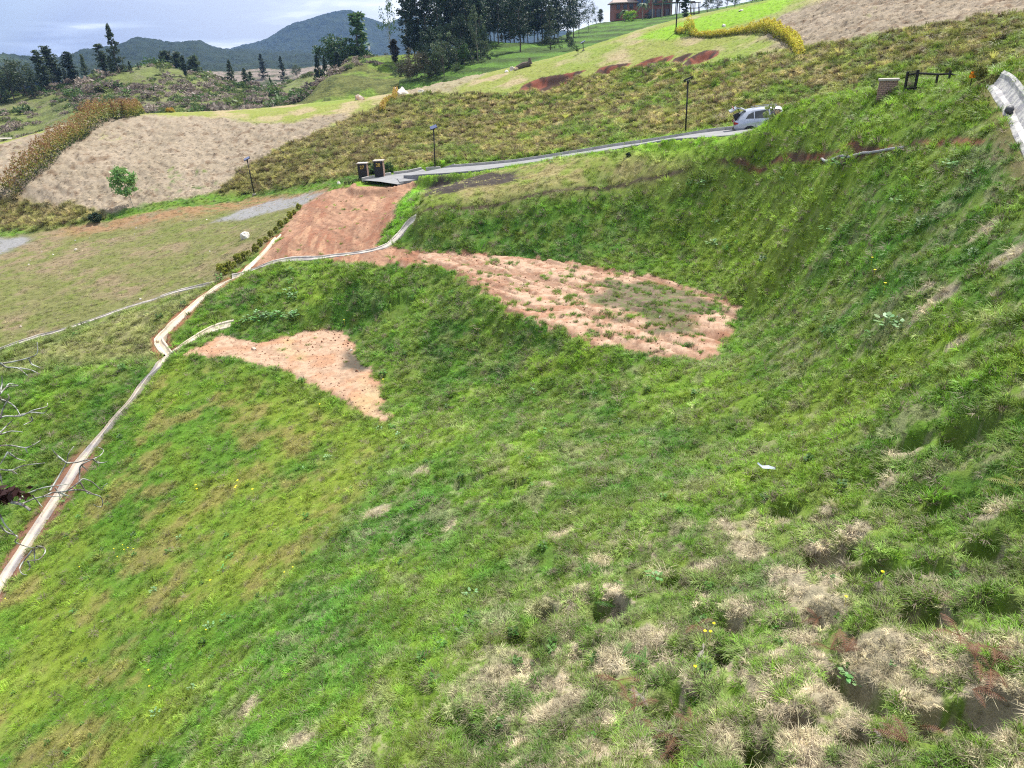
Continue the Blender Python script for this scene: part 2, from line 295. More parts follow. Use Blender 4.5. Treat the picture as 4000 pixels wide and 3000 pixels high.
tanhill = P((-700,900),(-300,860),(0,800),(100,810),(400,845),(860,752),(960,655),(1060,606),(1260,512),(1380,455),(1350,440),(1150,475),(1000,478),(900,462),(700,452),(600,446),(300,480),(0,562),(-700,700))
tanhill[:, 1] += 0.0
tan_tr = P((3060,180),(2960,140),(2990,95),(3050,55),(3200,8),(3400,-40),(4400,-55),(4400,0),(4000,55),(3600,112),(3300,165),(3140,190))
tan_mid = P((1560,375),(1620,340),(1750,300),(1850,285),(1900,290),(1820,330),(1760,360))
bright = P((2470,155),(2560,118),(2650,90),(2800,52),(3000,8),(3060,-14),(3200,-50),(3330,-60),(3050,45),(2900,92),(2700,142),(2560,158))
lushpad = P((1640,703),(1740,690),(1655,712),(1640,780),(1600,840),(1540,930),(1490,960),(1500,920),(1545,855),(1573,796),(1604,742))
bankdark = P((-300,905),(0,900),(150,905),(400,858),(395,838),(280,805),(120,775),(0,770),(-300,800))
field = P((-600,1500),(0,1368),(400,1238),(835,1108),(880,1085),(1075,925),(1130,850),(1185,800),(1300,735),(990,772),(700,812),(400,868),(0,930),(-600,1010))
fieldlow = P((-600,1550),(0,1375),(400,1245),(835,1115),(640,1330),(610,1420),(480,1400),(300,1420),(0,1480))
foot_dry = P((2350,2180),(2900,2050),(3300,1950),(3900,2050),(4300,2000),(4300,3200),(1300,3200),(1900,2750),(2100,2450))
smooth_low = P((610,1470),(700,1420),(1000,1450),(1300,1600),(1500,1720),(1400,1950),(1200,2250),(900,2600),(500,3100),(-700,3100),(-700,2500),(0,2300),(300,1850))
seep = P((600,3100),(900,2650),(1250,2200),(1500,1850),(1750,1750),(1900,1900),(1600,2400),(1300,3100))

C = lambda *a: np.array(a, float)
GREEN, GREEN2, OLIVE, YELG = C(.050,.118,.014), C(.085,.165,.018), C(.105,.150,.026), C(.150,.215,.022)
STRAW, STRAW2, MAUVE, BROWN = C(.29,.24,.175), C(.25,.185,.12), C(.285,.235,.175), C(.10,.062,.036)
RED, REDD, SAND, PEACH = C(.33,.135,.075), C(.22,.066,.036), C(.50,.315,.195), C(.56,.345,.23)
def lerp(a, b, w): return a + (b - a) * np.asarray(w)[..., None]
def inside(poly, x, y, soft=0.6, nz=0.0, f=1.0, s=0):
    o = np.zeros(x.shape); mg = soft + nz + 0.5
    m = (x > poly[:, 0].min() - mg) & (x < poly[:, 0].max() + mg) & (y > poly[:, 1].min() - mg) & (y < poly[:, 1].max() + mg)
    if m.any():
        d = sdf_poly(x[m], y[m], poly)
        if nz: d = d + nz * 2 * (fbm(x[m] * f, y[m] * f, s, 4) - 0.5)
        o[m] = sstep(-soft, soft, d)
    return o
def surface(x, y):
    """what grows or lies at each spot: returns ground colour, grass colour, cover, zone weights"""
    x = np.asarray(x, float); y = np.asarray(y, float)
    r = np.hypot(x, y)
    nA = fbm(x * .35, y * .35, 1, 4); nB = fbm(x * 1.3, y * 1.3, 2, 4); nC = fbm(x * 4.5, y * 4.5, 3, 3); nD = fbm(x * .09, y * .09, 4, 3)
    far = sstep(34, 60, r)
    g = lerp(np.broadcast_to(GREEN, x.shape + (3,)), GREEN2, sstep(.38, .62, nA))
    g = lerp(g, OLIVE, sstep(.42, .66, nB) * .75)
    g = lerp(g, YELG, sstep(.55, .8, nD * .5 + nA * .5 + .08) * .5)
    # spur at the right and upper terrace: yellower
    wspur = sstep(24, 34, r) * sstep(6, 14, x + (r - 30) * .12)
    g = lerp(g, YELG, wspur * (.35 + .45 * nA))
    sm = inside(smooth_low, x, y, 1.2, .5, .5, 9)
    g = lerp(g, lerp(lerp(np.broadcast_to(C(.066,.150,.012), x.shape + (3,)), C(.135,.185,.02), sstep(.3, .7, nA)), C(.20,.15,.06), .75 * sstep(.48, .68, fbm(x * .8, y * .8, 140, 5, .62))), sm * .85)
    se = inside(seep, x, y, 1.0, .8, .6, 12)
    g = lerp(g, C(.048,.150,.018), se * .6 * sstep(.4, .6, nB))
    # dry patches, strongest low right
    fd = inside(foot_dry, x, y, 2.0, 1.0, .5, 7)
    dryn = .6 * fbm(x * 1.7 + 3, y * 1.3, 21, 5, .7) + .4 * fbm(x * 6, y * 6, 22, 3, .6)
    dry = sstep(.555, .61, dryn + .022 * fd + .10 * (fbm(x * .5, y * .5, 23, 3) - .5) - .012 * np.clip(16 - r, -20, 4) * 0)* (.4 + .6 * fd)
    dry = np.clip(dry * (1 - sm * .8) * (1 - .65 * sstep(20, 34, r)) + fd * .22 * sstep(.3, .62, nC), 0, 1)
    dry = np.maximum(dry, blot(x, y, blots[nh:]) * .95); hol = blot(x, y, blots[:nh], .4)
    fl = inside(field, x, y, .5, .25, 1.2, 8); flow = inside(fieldlow, x, y, .8, .4, .8, 18)
    g = lerp(g, lerp(lerp(np.broadcast_to(C(.175,.185,.062), x.shape + (3,)), C(.255,.200,.12), sstep(.35, .68, nA)), C(.15,.20,.035), sstep(.5, .75, nB) * .6), np.clip(fl + flow * .55, 0, 1))
    tr = sstep(40, 46, r) * (x > -8) * (y > 40) * (y < 62) * sstep(.35, .6, nD + .15)            # terrace above the bank
    up = inside(tuss, x, y, .5, .8, .5, 10)
    hill = sstep(70, 80, y + .15 * x) * (1 - up)
    g = lerp(g, lerp(lerp(np.broadcast_to(C(.19,.215,.048), x.shape + (3,)), C(.30,.245,.14), sstep(.45, .68, nA)), C(.14,.22,.025), sstep(.5, .7, nD) * .5), hill)
    ter = np.clip(sstep(1.5, 4, dist_line(x, y, road_c[::6]) ) * inside(np.vstack([lip_line, cut_line[:1], road_c[40:4:-8]]), x, y, 1.5, .6, .5, 14), 0, 1)
    g = lerp(g, lerp(np.broadcast_to(C(.17,.205,.04), x.shape + (3,)), C(.26,.21,.10), sstep(.4, .62, nB * .5 + nA * .5)), ter * .85)
    th = inside(tanhill, x, y, .8, 1.2, .35, 11); tr_ = inside(tan_tr, x, y, 1.0, 2.0, .3, 13)
    tanw = np.clip(th + tr_, 0, 1) * sstep(.22, .40, nD * .5 + nB * .5 + .08); tm = inside(tan_mid, x, y, 1, 1, .4, 15)
    tanw = np.clip(tanw + .7 * tm, 0, 1)
    mv = lerp(lerp(np.broadcast_to(MAUVE * 1.25, x.shape + (3,)), STRAW * 1.08, sstep(.35, .65, nA)), BROWN * 1.6, sstep(.56, .75, nB) * .65)
    g = lerp(g, mv, tanw)
    bk = inside(bankdark, x, y, .8, .8, .5, 16)
    dk = lerp(lerp(np.broadcast_to(C(.155,.165,.035), x.shape + (3,)), C(.235,.195,.09), sstep(.46, .66, nB)), C(.11,.165,.022), sstep(.5, .7, nA))
    wleft = sstep(10, -22, x)
    dk = dk * 1.12; dk = lerp(dk, C(.19,.16,.07), wleft * .5); rt = sstep(18, 32, x); dk = lerp(dk, C(.095,.10,.024), rt * .35)
    tus = np.clip(up + bk, 0, 1); g = lerp(g, dk, tus)
    br = inside(bright, x, y, .8, .5, .4, 17); g = lerp(g, C(.17,.30,.02), br)
    lp = inside(lushpad, x, y, .2, .15, 1., 19); g = lerp(g, C(.125,.26,.015), lp)
    verge = (1 - sstep(2.3, 4.3, dist_line(x, y, road_c[::4]))) ; g = lerp(g, C(.15,.27,.02), verge * .8)
    rs = inside(field, x, y, .3) * 0 + (1 - sstep(1.5, 5.5, dist_line(x, y, [field[11], field[10], field[9], field[8]]))) * fl
    g = lerp(g, C(.34,.185,.105), rs * .75 * sstep(.3, .55, nB))
    g = lerp(g, lerp(np.broadcast_to(STRAW, x.shape + (3,)), MAUVE, nC), dry * .9)
    # bare soil
    hf = (fbm(x * 6, y * 6, 141, 3) - .5) * .25; pd = np.maximum(inside(pad1, x + hf, y + hf, .10, .5, 2.2, 30), inside(pad2, x + hf, y + hf, .10, .32, 2.4, 31)); rp = inside(ramp, x + hf, y, .12, .34, 1.6, 32)
    p2 = inside(pad2, x, y, .3)
    soil = np.clip(np.maximum(pd, rp), 0, 1)
    q = fbm(x * 1.1 + y * .5, y * 2.6, 33, 5, .62)
    track = .5 + .5 * np.sin((x * .5 + y * 1.0) * 4.2 + 3.2 * nA * 6)
    sc_ = lerp(lerp(np.broadcast_to(C(.56,.385,.275), x.shape + (3,)), C(.36,.17,.10), sstep(.50, .66, q) * .75), C(.30,.14,.085), sstep(.6, .9, track * .35 + nC * .65) * .35)
    sc2 = lerp(lerp(np.broadcast_to(C(.52,.36,.25), x.shape + (3,)), C(.50,.285,.175), sstep(.45, .7, nB)), C(.50,.40,.20), sstep(.55, .7, nA) * .5)
    sc_ = lerp(sc_, sc2, p2)
    rr = lerp(lerp(np.broadcast_to(C(.44,.255,.165), x.shape + (3,)), C(.33,.155,.095), sstep(.40, .62, fbm(x * .5, y * .22, 35, 4))), SAND * 1.1, sstep(.56, .64, fbm(x * 2.6 + .6 * np.sin(y * .7), y * .30, 34, 5, .6)) * .6); rr = lerp(rr, C(.26,.11,.065), sstep(.58, .68, fbm(x * 3.1, y * 1.2, 29, 5, .6)) * .6)
    sc_ = lerp(sc_, rr, rp * (1 - sstep(-6, 2, x)) * (1 - p2))
    soil_near = np.clip(1 - sstep(0, 1.2, -sdf_poly(x, y, pad1)) , 0, 1)
    st_ = fbm((x * .55 - y * .83) * .35, (x * .83 + y * .55) * 3.2, 142, 4, .6); sc_ = lerp(sc_, C(.24,.13,.085), sstep(.53, .62, st_) * .65 * (1 - p2)); sc_ = lerp(sc_, C(.33,.20,.13), sstep(.5, .62, fbm(x * 3.2, y * 3.2, 143, 4, .65)) * .5)
    e1 = np.clip(1 - sdf_poly(x, y, pad1) / (.35 + 1.1 * nA), 0, 1) * pd * (1 - p2) * (1 - rp); sc_ = lerp(sc_, C(.26,.12,.075), e1 * .7 * sstep(.35, .6, nB))
    gv3 = inside(gravel3, x, y, .5, 1.6, .7, 35) * pd; sc_ = lerp(sc_, lerp(np.broadcast_to(C(.17,.135,.10), x.shape + (3,)), C(.10,.14,.05), sstep(.4,.6,nC)), gv3 * .85)
    dp2 = inside(darkpad2, x, y, .3, .3, 1.5, 36) ; sc_ = lerp(sc_, C(.075,.075,.06), dp2 * .9)
    grow = soil * sstep(.60, .70, fbm(x * 2.1, y * 2.1, 37, 4) + .10 * gv3 - .1 * rp - .12 * p2 * (1 - dp2))   # tufts in the bare soil
    ground = lerp(g * .40, BROWN * .7, .35 * sstep(.4, .7, nC)); ground = lerp(ground, C(.016, .014, .010), hol)  # shade put into the colour: darker under the turf, near black in dips
    ground = lerp(ground, sc_, soil)
    for s in slips:
        w = 0 * x; m0 = (x > s[:, 0].min() - 2) & (x < s[:, 0].max() + 2) & (y > s[:, 1].min() - 2) & (y < s[:, 1].max() + 2); w[m0] = sstep(-.1, .1, sdf_poly(x[m0], y[m0], s) + .42 + .4 * (fbm(x[m0] * 1.4, y[m0] * 1.4, 38, 4) - .5)); low = sstep(.46, .58, fbm(x * .8, y * .8, 39, 4))
        ground = lerp(ground, lerp(np.broadcast_to(C(.075,.042,.032), x.shape + (3,)), C(.24,.08,.05), low), w); soil = np.maximum(soil, w)
    dcut = dist_line(x, y, cut_line); wc = (1 - sstep(.05, .20, dcut + .25 * (nB - .5))) * sstep(.35, .5, nA + .1)
    ground = lerp(ground, lerp(np.broadcast_to(C(.10,.06,.04), x.shape + (3,)), C(.25,.10,.06), sstep(.45, .6, nB) * sstep(11, 12, x) ), wc); soil = np.maximum(soil, wc * .9)
    dl = dist_line(x, y, lip_line); wl_ = (1 - sstep(.05, .22, dl + .3 * (nB - .5))); ground = lerp(ground, C(.10,.075,.05), wl_); soil = np.maximum(soil, wl_ * .8)
    mu = inside(mulch, x, y, .4, .5, 1.0, 40); ground = lerp(ground, lerp(np.broadcast_to(C(.085,.066,.055), x.shape + (3,)), C(.03,.025,.022), nC), mu); soil = np.maximum(soil, mu * .85)
    for gvp in (gravel1, gravel2):
        gv = inside(gvp, x, y, .8, .9, .6, 41); ground = lerp(ground, C(.30,.30,.31), gv * .85); soil = np.maximum(soil, gv * .8)
    # red soil beside the long drain
    dm = dist_line(x, y, drain_s['lower'][0][::3]); wside = (1 - sstep(.45, .95, dm + .5 * (nB - .5))) * sstep(.42, .56, fbm(x * .4, y * .4, 42, 3) + .06) * sstep(29.5, 27, y)
    ground = lerp(ground, C(.24,.125,.08), wside); soil = np.maximum(soil, wside * .9)
    dr = dist_line(x, y, drain_s['right'][0][::3]); wr = (1 - sstep(.5, .85, dr + .4 * (nB - .5))); ground = lerp(ground, C(.16,.085,.055), wr * .8); soil = np.maximum(soil, wr * .35)
    wm = (1 - sstep(.35, .75, dist_line(x, y, drain_s['main'][0][::3]) + .4 * (nB - .5))) * sstep(.45, .6, nA + .05); ground = lerp(ground, C(.30,.14,.08), wm); soil = np.maximum(soil, wm * .8)
    under = 1 - sstep(2.05, 2.2, dist_line(x, y, road_c[::2]))
    for k, (l, w) in drain_s.items(): under = np.maximum(under, 1 - sstep(w * .5 - .05, w * .5 + .04, dist_line(x, y, l[::3])))
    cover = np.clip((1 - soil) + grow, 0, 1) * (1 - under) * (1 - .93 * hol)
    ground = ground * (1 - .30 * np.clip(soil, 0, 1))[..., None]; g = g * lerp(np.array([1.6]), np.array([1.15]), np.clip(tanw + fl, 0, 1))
    return dict(ground=ground, grass=g, cover=cover, soil=soil, tuss=tus, tan=tanw, dry=dry, smooth=sm, pad=pd, ramp=rp, grow=grow, field=np.clip(fl + hill * (1 - tanw) + ter, 0, 1), rough=fd, hol=hol, bright=br, lush=lp, under=under, p2=p2)
# ------------------------------------------------------------------ materials
def pmat(name):
    m = bpy.data.materials.new(name); m.use_nodes = True; nt = m.node_tree; nt.nodes.clear()
    o = nt.nodes.new('ShaderNodeOutputMaterial'); b = nt.nodes.new('ShaderNodeBsdfPrincipled'); nt.links.new(b.outputs[0], o.inputs[0])
    return m, nt, b, o
def simple(name, col, rough=.8, metal=0., var=.25, scale=6., bump=.0, bscale=30., spec=.4):
    m, nt, b, o = pmat(name); tc = nt.nodes.new('ShaderNodeTexCoord')
    n = nt.nodes.new('ShaderNodeTexNoise'); n.inputs['Scale'].default_value = scale; n.inputs['Detail'].default_value = 5; nt.links.new(tc.outputs['Object'], n.inputs[0])
    r = nt.nodes.new('ShaderNodeMapRange'); r.inputs['From Min'].default_value = .3; r.inputs['From Max'].default_value = .7; r.inputs['To Min'].default_value = 1 - var; r.inputs['To Max'].default_value = 1 + var
    nt.links.new(n.outputs['Fac'], r.inputs[0])
    x = nt.nodes.new('ShaderNodeMixRGB'); x.blend_type = 'MULTIPLY'; x.inputs[0].default_value = 1; x.inputs[1].default_value = (*col, 1); nt.links.new(r.outputs[0], x.inputs[2])
    nt.links.new(x.outputs[0], b.inputs['Base Color']); b.inputs['Roughness'].default_value = rough; b.inputs['Metallic'].default_value = metal; b.inputs['Specular IOR Level'].default_value = spec
    if bump:
        n2 = nt.nodes.new('ShaderNodeTexNoise'); n2.inputs['Scale'].default_value = bscale; n2.inputs['Detail'].default_value = 6; nt.links.new(tc.outputs['Object'], n2.inputs[0])
        bp = nt.nodes.new('ShaderNodeBump'); bp.inputs['Strength'].default_value = bump; bp.inputs['Distance'].default_value = .05; nt.links.new(n2.outputs['Fac'], bp.inputs['Height']); nt.links.new(bp.outputs[0], b.inputs['Normal'])
    return m
def attr_mat(name, attr='col', rough=.95, fine=28., coarse=5., var=.35, bump=.5, bdist=.04):
    m, nt, b, o = pmat(name); a = nt.nodes.new('ShaderNodeAttribute'); a.attribute_name = attr
    g = nt.nodes.new('ShaderNodeNewGeometry'); tot = None
    vals = []
    for s, d in ((fine, 4), (coarse, 5)):
        n = nt.nodes.new('ShaderNodeTexNoise'); n.inputs['Scale'].default_value = s; n.inputs['Detail'].default_value = d; n.inputs['Roughness'].default_value = .6; nt.links.new(g.outputs['Position'], n.inputs[0]); vals.append(n)
    ad = nt.nodes.new('ShaderNodeMath'); ad.operation = 'ADD'; nt.links.new(vals[0].outputs['Fac'], ad.inputs[0]); nt.links.new(vals[1].outputs['Fac'], ad.inputs[1])
    r = nt.nodes.new('ShaderNodeMapRange'); r.inputs['From Min'].default_value = .7; r.inputs['From Max'].default_value = 1.3; r.inputs['To Min'].default_value = 1 - var; r.inputs['To Max'].default_value = 1 + var; nt.links.new(ad.outputs[0], r.inputs[0])
    x = nt.nodes.new('ShaderNodeMixRGB'); x.blend_type = 'MULTIPLY'; x.inputs[0].default_value = 1; nt.links.new(a.outputs['Color'], x.inputs[1]); nt.links.new(r.outputs[0], x.inputs[2])
    nt.links.new(x.outputs[0], b.inputs['Base Color']); b.inputs['Roughness'].default_value = rough; b.inputs['Specular IOR Level'].default_value = .15
    bp = nt.nodes.new('ShaderNodeBump'); bp.inputs['Strength'].default_value = bump; bp.inputs['Distance'].default_value = bdist; nt.links.new(ad.outputs[0], bp.inputs['Height']); nt.links.new(bp.outputs[0], b.inputs['Normal'])
    return m
def leaf_mat(name, col=None, attr=None, inst=False, trans=.35, var=.35, hue=.03, rough=.55):
    m = bpy.data.materials.new(name); m.use_nodes = True; nt = m.node_tree; nt.nodes.clear(); L = nt.links
    o = nt.nodes.new('ShaderNodeOutputMaterial'); d = nt.nodes.new('ShaderNodeBsdfPrincipled'); t = nt.nodes.new('ShaderNodeBsdfTranslucent'); x = nt.nodes.new('ShaderNodeMixShader')
    d.inputs['Roughness'].default_value = rough; d.inputs['Specular IOR Level'].default_value = .25
    if attr: a = nt.nodes.new('ShaderNodeAttribute'); a.attribute_name = attr; a.attribute_type = 'INSTANCER' if inst else 'GEOMETRY'; src = a.outputs['Color']
    else: a = nt.nodes.new('ShaderNodeRGB'); a.outputs[0].default_value = (*col, 1); src = a.outputs[0]
    g = nt.nodes.new('ShaderNodeNewGeometry'); h = nt.nodes.new('ShaderNodeHueSaturation'); oi = nt.nodes.new('ShaderNodeObjectInfo')
    ad = nt.nodes.new('ShaderNodeMath'); ad.operation = 'ADD'; L.new(g.outputs['Random Per Island'], ad.inputs[0]); L.new(oi.outputs['Random'], ad.inputs[1])
    r = nt.nodes.new('ShaderNodeMapRange'); r.inputs['From Max'].default_value = 2; r.inputs['To Min'].default_value = 1 - var; r.inputs['To Max'].default_value = 1 + var; L.new(ad.outputs[0], r.inputs[0]); L.new(r.outputs[0], h.inputs['Value'])
    r2 = nt.nodes.new('ShaderNodeMapRange'); r2.inputs['To Min'].default_value = .5 - hue; r2.inputs['To Max'].default_value = .5 + hue; L.new(g.outputs['Random Per Island'], r2.inputs[0]); L.new(r2.outputs[0], h.inputs['Hue'])
    L.new(src, h.inputs['Color']); L.new(h.outputs[0], d.inputs['Base Color']); L.new(h.outputs[0], t.inputs['Color'])
    x.inputs[0].default_value = trans; L.new(d.outputs[0], x.inputs[1]); L.new(t.outputs[0], x.inputs[2]); L.new(x.outputs[0], o.inputs[0])
    return m

# ------------------------------------------------------------------ object helpers
COL = sc.collection
def tag(o, label=None, cat=None, group=None, kind=None):
    if label: o['label'] = label
    if cat: o['category'] = cat
    if group: o['group'] = group
    if kind: o['kind'] = kind
    return o
def empty(name, loc=(0, 0, 0), rz=0.0, label=None, cat=None, group=None):
    o = bpy.data.objects.new(name, None); COL.objects.link(o); o.location = loc; o.rotation_euler = (0, 0, rz); o.empty_display_size = .2
    return tag(o, label, cat, group)
def link(name, me, parent=None, loc=None):
    o = bpy.data.objects.new(name, me); COL.objects.link(o); o.parent = parent
    if loc is not None: o.location = loc
    return o
def np_mesh(name, V, Fq, mat=None, smooth=False, cols=None):
    """V (n,3), Fq (m,3|4) arrays"""
    V = np.asarray(V, np.float32); Fq = np.asarray(Fq, np.int32); me = bpy.data.meshes.new(name); k = Fq.shape[1]
    me.vertices.add(len(V)); me.vertices.foreach_set('co', V.ravel())
    me.loops.add(Fq.size); me.loops.foreach_set('vertex_index', Fq.ravel())
    me.polygons.add(len(Fq)); me.polygons.foreach_set('loop_start', np.arange(0, Fq.size, k, dtype=np.int32))
    me.polygons.foreach_set('loop_total', np.full(len(Fq), k, np.int32))
    me.polygons.foreach_set('use_smooth', np.full(len(Fq), smooth))
    if cols is not None:
        a = me.attributes.new('col', 'FLOAT_COLOR', 'POINT'); a.data.foreach_set('color', np.c_[cols, np.ones(len(cols))].astype(np.float32).ravel())
    if mat: me.materials.append(mat)
    me.update(calc_edges=True); return me
class MB:
    """collects simple solids into one mesh"""
    def __init__(s): s.v = []; s.f = []
    def add(s, v, f):
        n = len(s.v); s.v += [tuple(p) for p in v]; s.f += [tuple(i + n for i in q) for q in f]; return s
    def box(s, c, size, rot=None, taper=(1, 1)):
        hx, hy, hz = [a / 2 for a in size]; v = []
        for z in (-hz, hz):
            k = (1, 1) if z < 0 else taper
            for x, y in ((-hx, -hy), (hx, -hy), (hx, hy), (-hx, hy)):
                p = Vector((x * k[0], y * k[1], z)); p = rot @ p if rot else p; v.append(tuple(p + Vector(c)))
        return s.add(v, [(0, 3, 2, 1), (4, 5, 6, 7), (0, 1, 5, 4), (1, 2, 6, 5), (2, 3, 7, 6), (3, 0, 4, 7)])
    def tube(s, pts, rad, seg=8, cap=True):
        pts = [Vector(p) for p in pts]; n = len(pts); rad = rad if hasattr(rad, '__len__') else [rad] * n; v = []; f = []; up = None
        for i, p in enumerate(pts):
            t = (pts[min(i + 1, n - 1)] - pts[max(i - 1, 0)]).normalized()
            if up is None: up = Vector((0, 0, 1)) if abs(t.z) < .9 else Vector((1, 0, 0))
            a = t.cross(up).normalized(); b = a.cross(t).normalized(); up = b
            for k in range(seg):
                w = 2 * math.pi * k / seg; v.append(tuple(p + (a * math.cos(w) + b * math.sin(w)) * rad[i]))
        for i in range(n - 1):
            for k in range(seg):
                f.append((i * seg + k, i * seg + (k + 1) % seg, (i + 1) * seg + (k + 1) % seg, (i + 1) * seg + k))
        if cap: f.append(tuple(range(seg - 1, -1, -1))); f.append(tuple((n - 1) * seg + k for k in range(seg)))
        return s.add(v, f)
    def build(s, name, mat, parent=None, loc=None, smooth=False, bevel=0):
        me = bpy.data.meshes.new(name); me.from_pydata(s.v, [], s.f); me.materials.append(mat); me.update()
        if smooth: me.polygons.foreach_set('use_smooth', [True] * len(me.polygons))
        if bevel:
            bm = bmesh.new(); bm.from_mesh(me); bmesh.ops.bevel(bm, geom=bm.edges[:], offset=bevel, segments=2, affect='EDGES', clamp_overlap=True); bm.to_mesh(me); bm.free()
        return link(name, me, parent, loc)

# ------------------------------------------------------------------ ground mesh
def polar_ground():
    th = np.concatenate([np.linspace(-78, -46, 60, endpoint=False), np.linspace(-46, 46, 940), np.linspace(46, 78, 60)[1:]])
    lr = np.concatenate([np.exp(np.linspace(math.log(1.2), math.log(5.5), 40, endpoint=False)), np.exp(np.linspace(math.log(5.5), math.log(30), 250, endpoint=False)),
                         np.exp(np.linspace(math.log(30), math.log(118), 400, endpoint=False)), np.linspace(118, 150, 26)])
    T, Rr = np.meshgrid(np.radians(th), lr, indexing='ij'); x = Rr * np.sin(T); y = Rr * np.cos(T)
    return x, y, Rr
gx, gy, gr = polar_ground(); SH = gx.shape
fx, fy = gx.ravel(), gy.ravel()
gz = height(fx, fy, True)
A = surface(fx, fy)
def micro(x, y, A):
    """lumps of the turf, ruts in the bare soil"""
    r = np.hypot(x, y)
    big = (fbm(x * .45, y * .45, 50, 3) - .5); mid = fbm(x * 1.6, y * 1.6, 51, 4) - .5; fin = fbm(x * 5, y * 5, 52, 3) - .5
    g = (1 - A['soil']) * (1 - A['field'] * .8) * (1 - .72 * A['smooth'])
    z = g * (big * .30 + mid * .30 + fin * .10 + A['rough'] * (mid * .10 + np.minimum(0, fbm(x * 1.1, y * 1.1, 53, 3) - .38) * 2.2))
    z += (1 - A['soil']) * A['field'] * (mid * .12 + fin * .05) - A['hol'] ** 2 * .38
    lump = np.abs(fbm(x * 1.15, y * 1.15, 54, 3) - .5) * 2; z += A['tuss'] * (.55 - 1.5 * lump.clip(0, .4)) * .55
    z += A['tan'] * (mid * .45 + fin * .12)
    rut = np.sin((x * .55 + y) * 5 + 9 * fbm(x * .3, y * .3, 55, 3)) * .5 + (fbm(x * 2.2, y * 4.5, 56, 5, .62) - .5) * 2.2
    z += A['pad'] * (1 - A['p2']) * (rut * .05 - .10 * sstep(.50, .62, fbm((x * .55 - y * .83) * .35, (x * .83 + y * .55) * 3.2, 142, 4, .6))) + A['p2'] * fin * .05 + A['ramp'] * (np.sin((x * .92 - y * .12) * 3.1 + 4 * fbm(x * .4, y * .25, 57, 3)) * .055 + (fbm(x * 2.5, y * 1.2, 58, 5, .6) - .5) * .2)
    near = sstep(.4, 1.5, np.minimum(dist_line(x, y, cut_line), dist_line(x, y, road_c[::3]) - 2.0))
    for k, (l, w) in drain_s.items(): near = np.minimum(near, sstep(w * .5 + .05, w * .5 + 1.3, dist_line(x, y, l[::3])))
    z *= (.12 + .88 * near) * (1 - A['under']); z -= A['under'] * .26
    for k in ():
        l, w = drain_s[k]; z -= .10 * (1 - sstep(w * .5, w * .5 + .7, dist_line(x, y, l[::4])))
    return z
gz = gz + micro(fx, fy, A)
edge = sstep(128, 150, gr.ravel()); gz -= edge * 6
V = np.c_[fx, fy, gz]; nT, nR = SH; idx = np.arange(nT * nR).reshape(SH)
Fq = np.stack([idx[:-1, :-1], idx[1:, :-1], idx[1:, 1:], idx[:-1, 1:]], -1).reshape(-1, 4)
M_ground = attr_mat('meadow_soil', fine=22, coarse=3.5, var=.30, bump=.6, bdist=.05)
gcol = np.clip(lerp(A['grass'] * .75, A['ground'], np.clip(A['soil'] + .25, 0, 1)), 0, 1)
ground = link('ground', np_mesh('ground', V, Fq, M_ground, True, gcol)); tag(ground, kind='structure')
# quick height lookup on the finished sheet
_thv = np.arctan2(gx[:, 0], gy[:, 0]); _rv = gr[0]; _Z = gz.reshape(SH)
def ground_z(x, y):
    t = np.arctan2(x, y); r = np.hypot(x, y); i = np.clip(np.searchsorted(_thv, t) - 1, 0, nT - 2); j = np.clip(np.searchsorted(_rv, r) - 1, 0, nR - 2)
    a = np.clip((t - _thv[i]) / (_thv[i + 1] - _thv[i]), 0, 1); b = np.clip((r - _rv[j]) / (_rv[j + 1] - _rv[j]), 0, 1)
    return (_Z[i, j] * (1 - a) + _Z[i + 1, j] * a) * (1 - b) + (_Z[i, j + 1] * (1 - a) + _Z[i + 1, j + 1] * a) * b
def G(px, py, **k):
    """ground point seen at a place of the survey picture"""
    p = hit([px], [py], ground_z, step=.25, **k)[0]; return Vector(p)
def up_h(p, px_h):
    """metres that px_h survey pixels span at p"""
    return px_h * float(np.linalg.norm(p)) / F_PX
# ------------------------------------------------------------------ grass: tufts scattered over the sheet
def blades(n, h, w, spread, lean, droop, seed, segs=2):
    g = np.random.default_rng(seed); V = []; Fc = []
    for i in range(n):
        a = g.uniform(0, 2 * math.pi); rr = spread * math.sqrt(g.uniform(0, 1)); bx, by = rr * math.cos(a), rr * math.sin(a)
        az = a + g.normal(0, .9); ln = lean * g.uniform(.3, 1.3); hh = h * g.uniform(.55, 1.15); wx, wy = -math.sin(az) * w / 2, math.cos(az) * w / 2
        tw = g.uniform(-.9, .9); wx, wy = wx * math.cos(tw) - wy * math.sin(tw), wx * math.sin(tw) + wy * math.cos(tw)
        o = len(V)
        for k in range(segs + 1):
            t = k / segs; out = ln * t + droop * t * t; z = hh * (t - .45 * droop * t * t * 2.0) - .04; z = z if droop < .8 else hh * math.sin(t * 2.1) - .03
            px, py = bx + math.cos(az) * out * hh, by + math.sin(az) * out * hh; ww = 1 - .8 * t
            if k < segs: V += [(px - wx * ww, py - wy * ww, z), (px + wx * ww, py + wy * ww, z)]
            else: V.append((px, py, z))
        for k in range(segs - 1): b = o + 2 * k; Fc.append((b, b + 1, b + 3)); Fc.append((b, b + 3, b + 2))
        b = o + 2 * (segs - 1); Fc.append((b, b + 1, b + 2))
    return np.array(V), np.array(Fc)
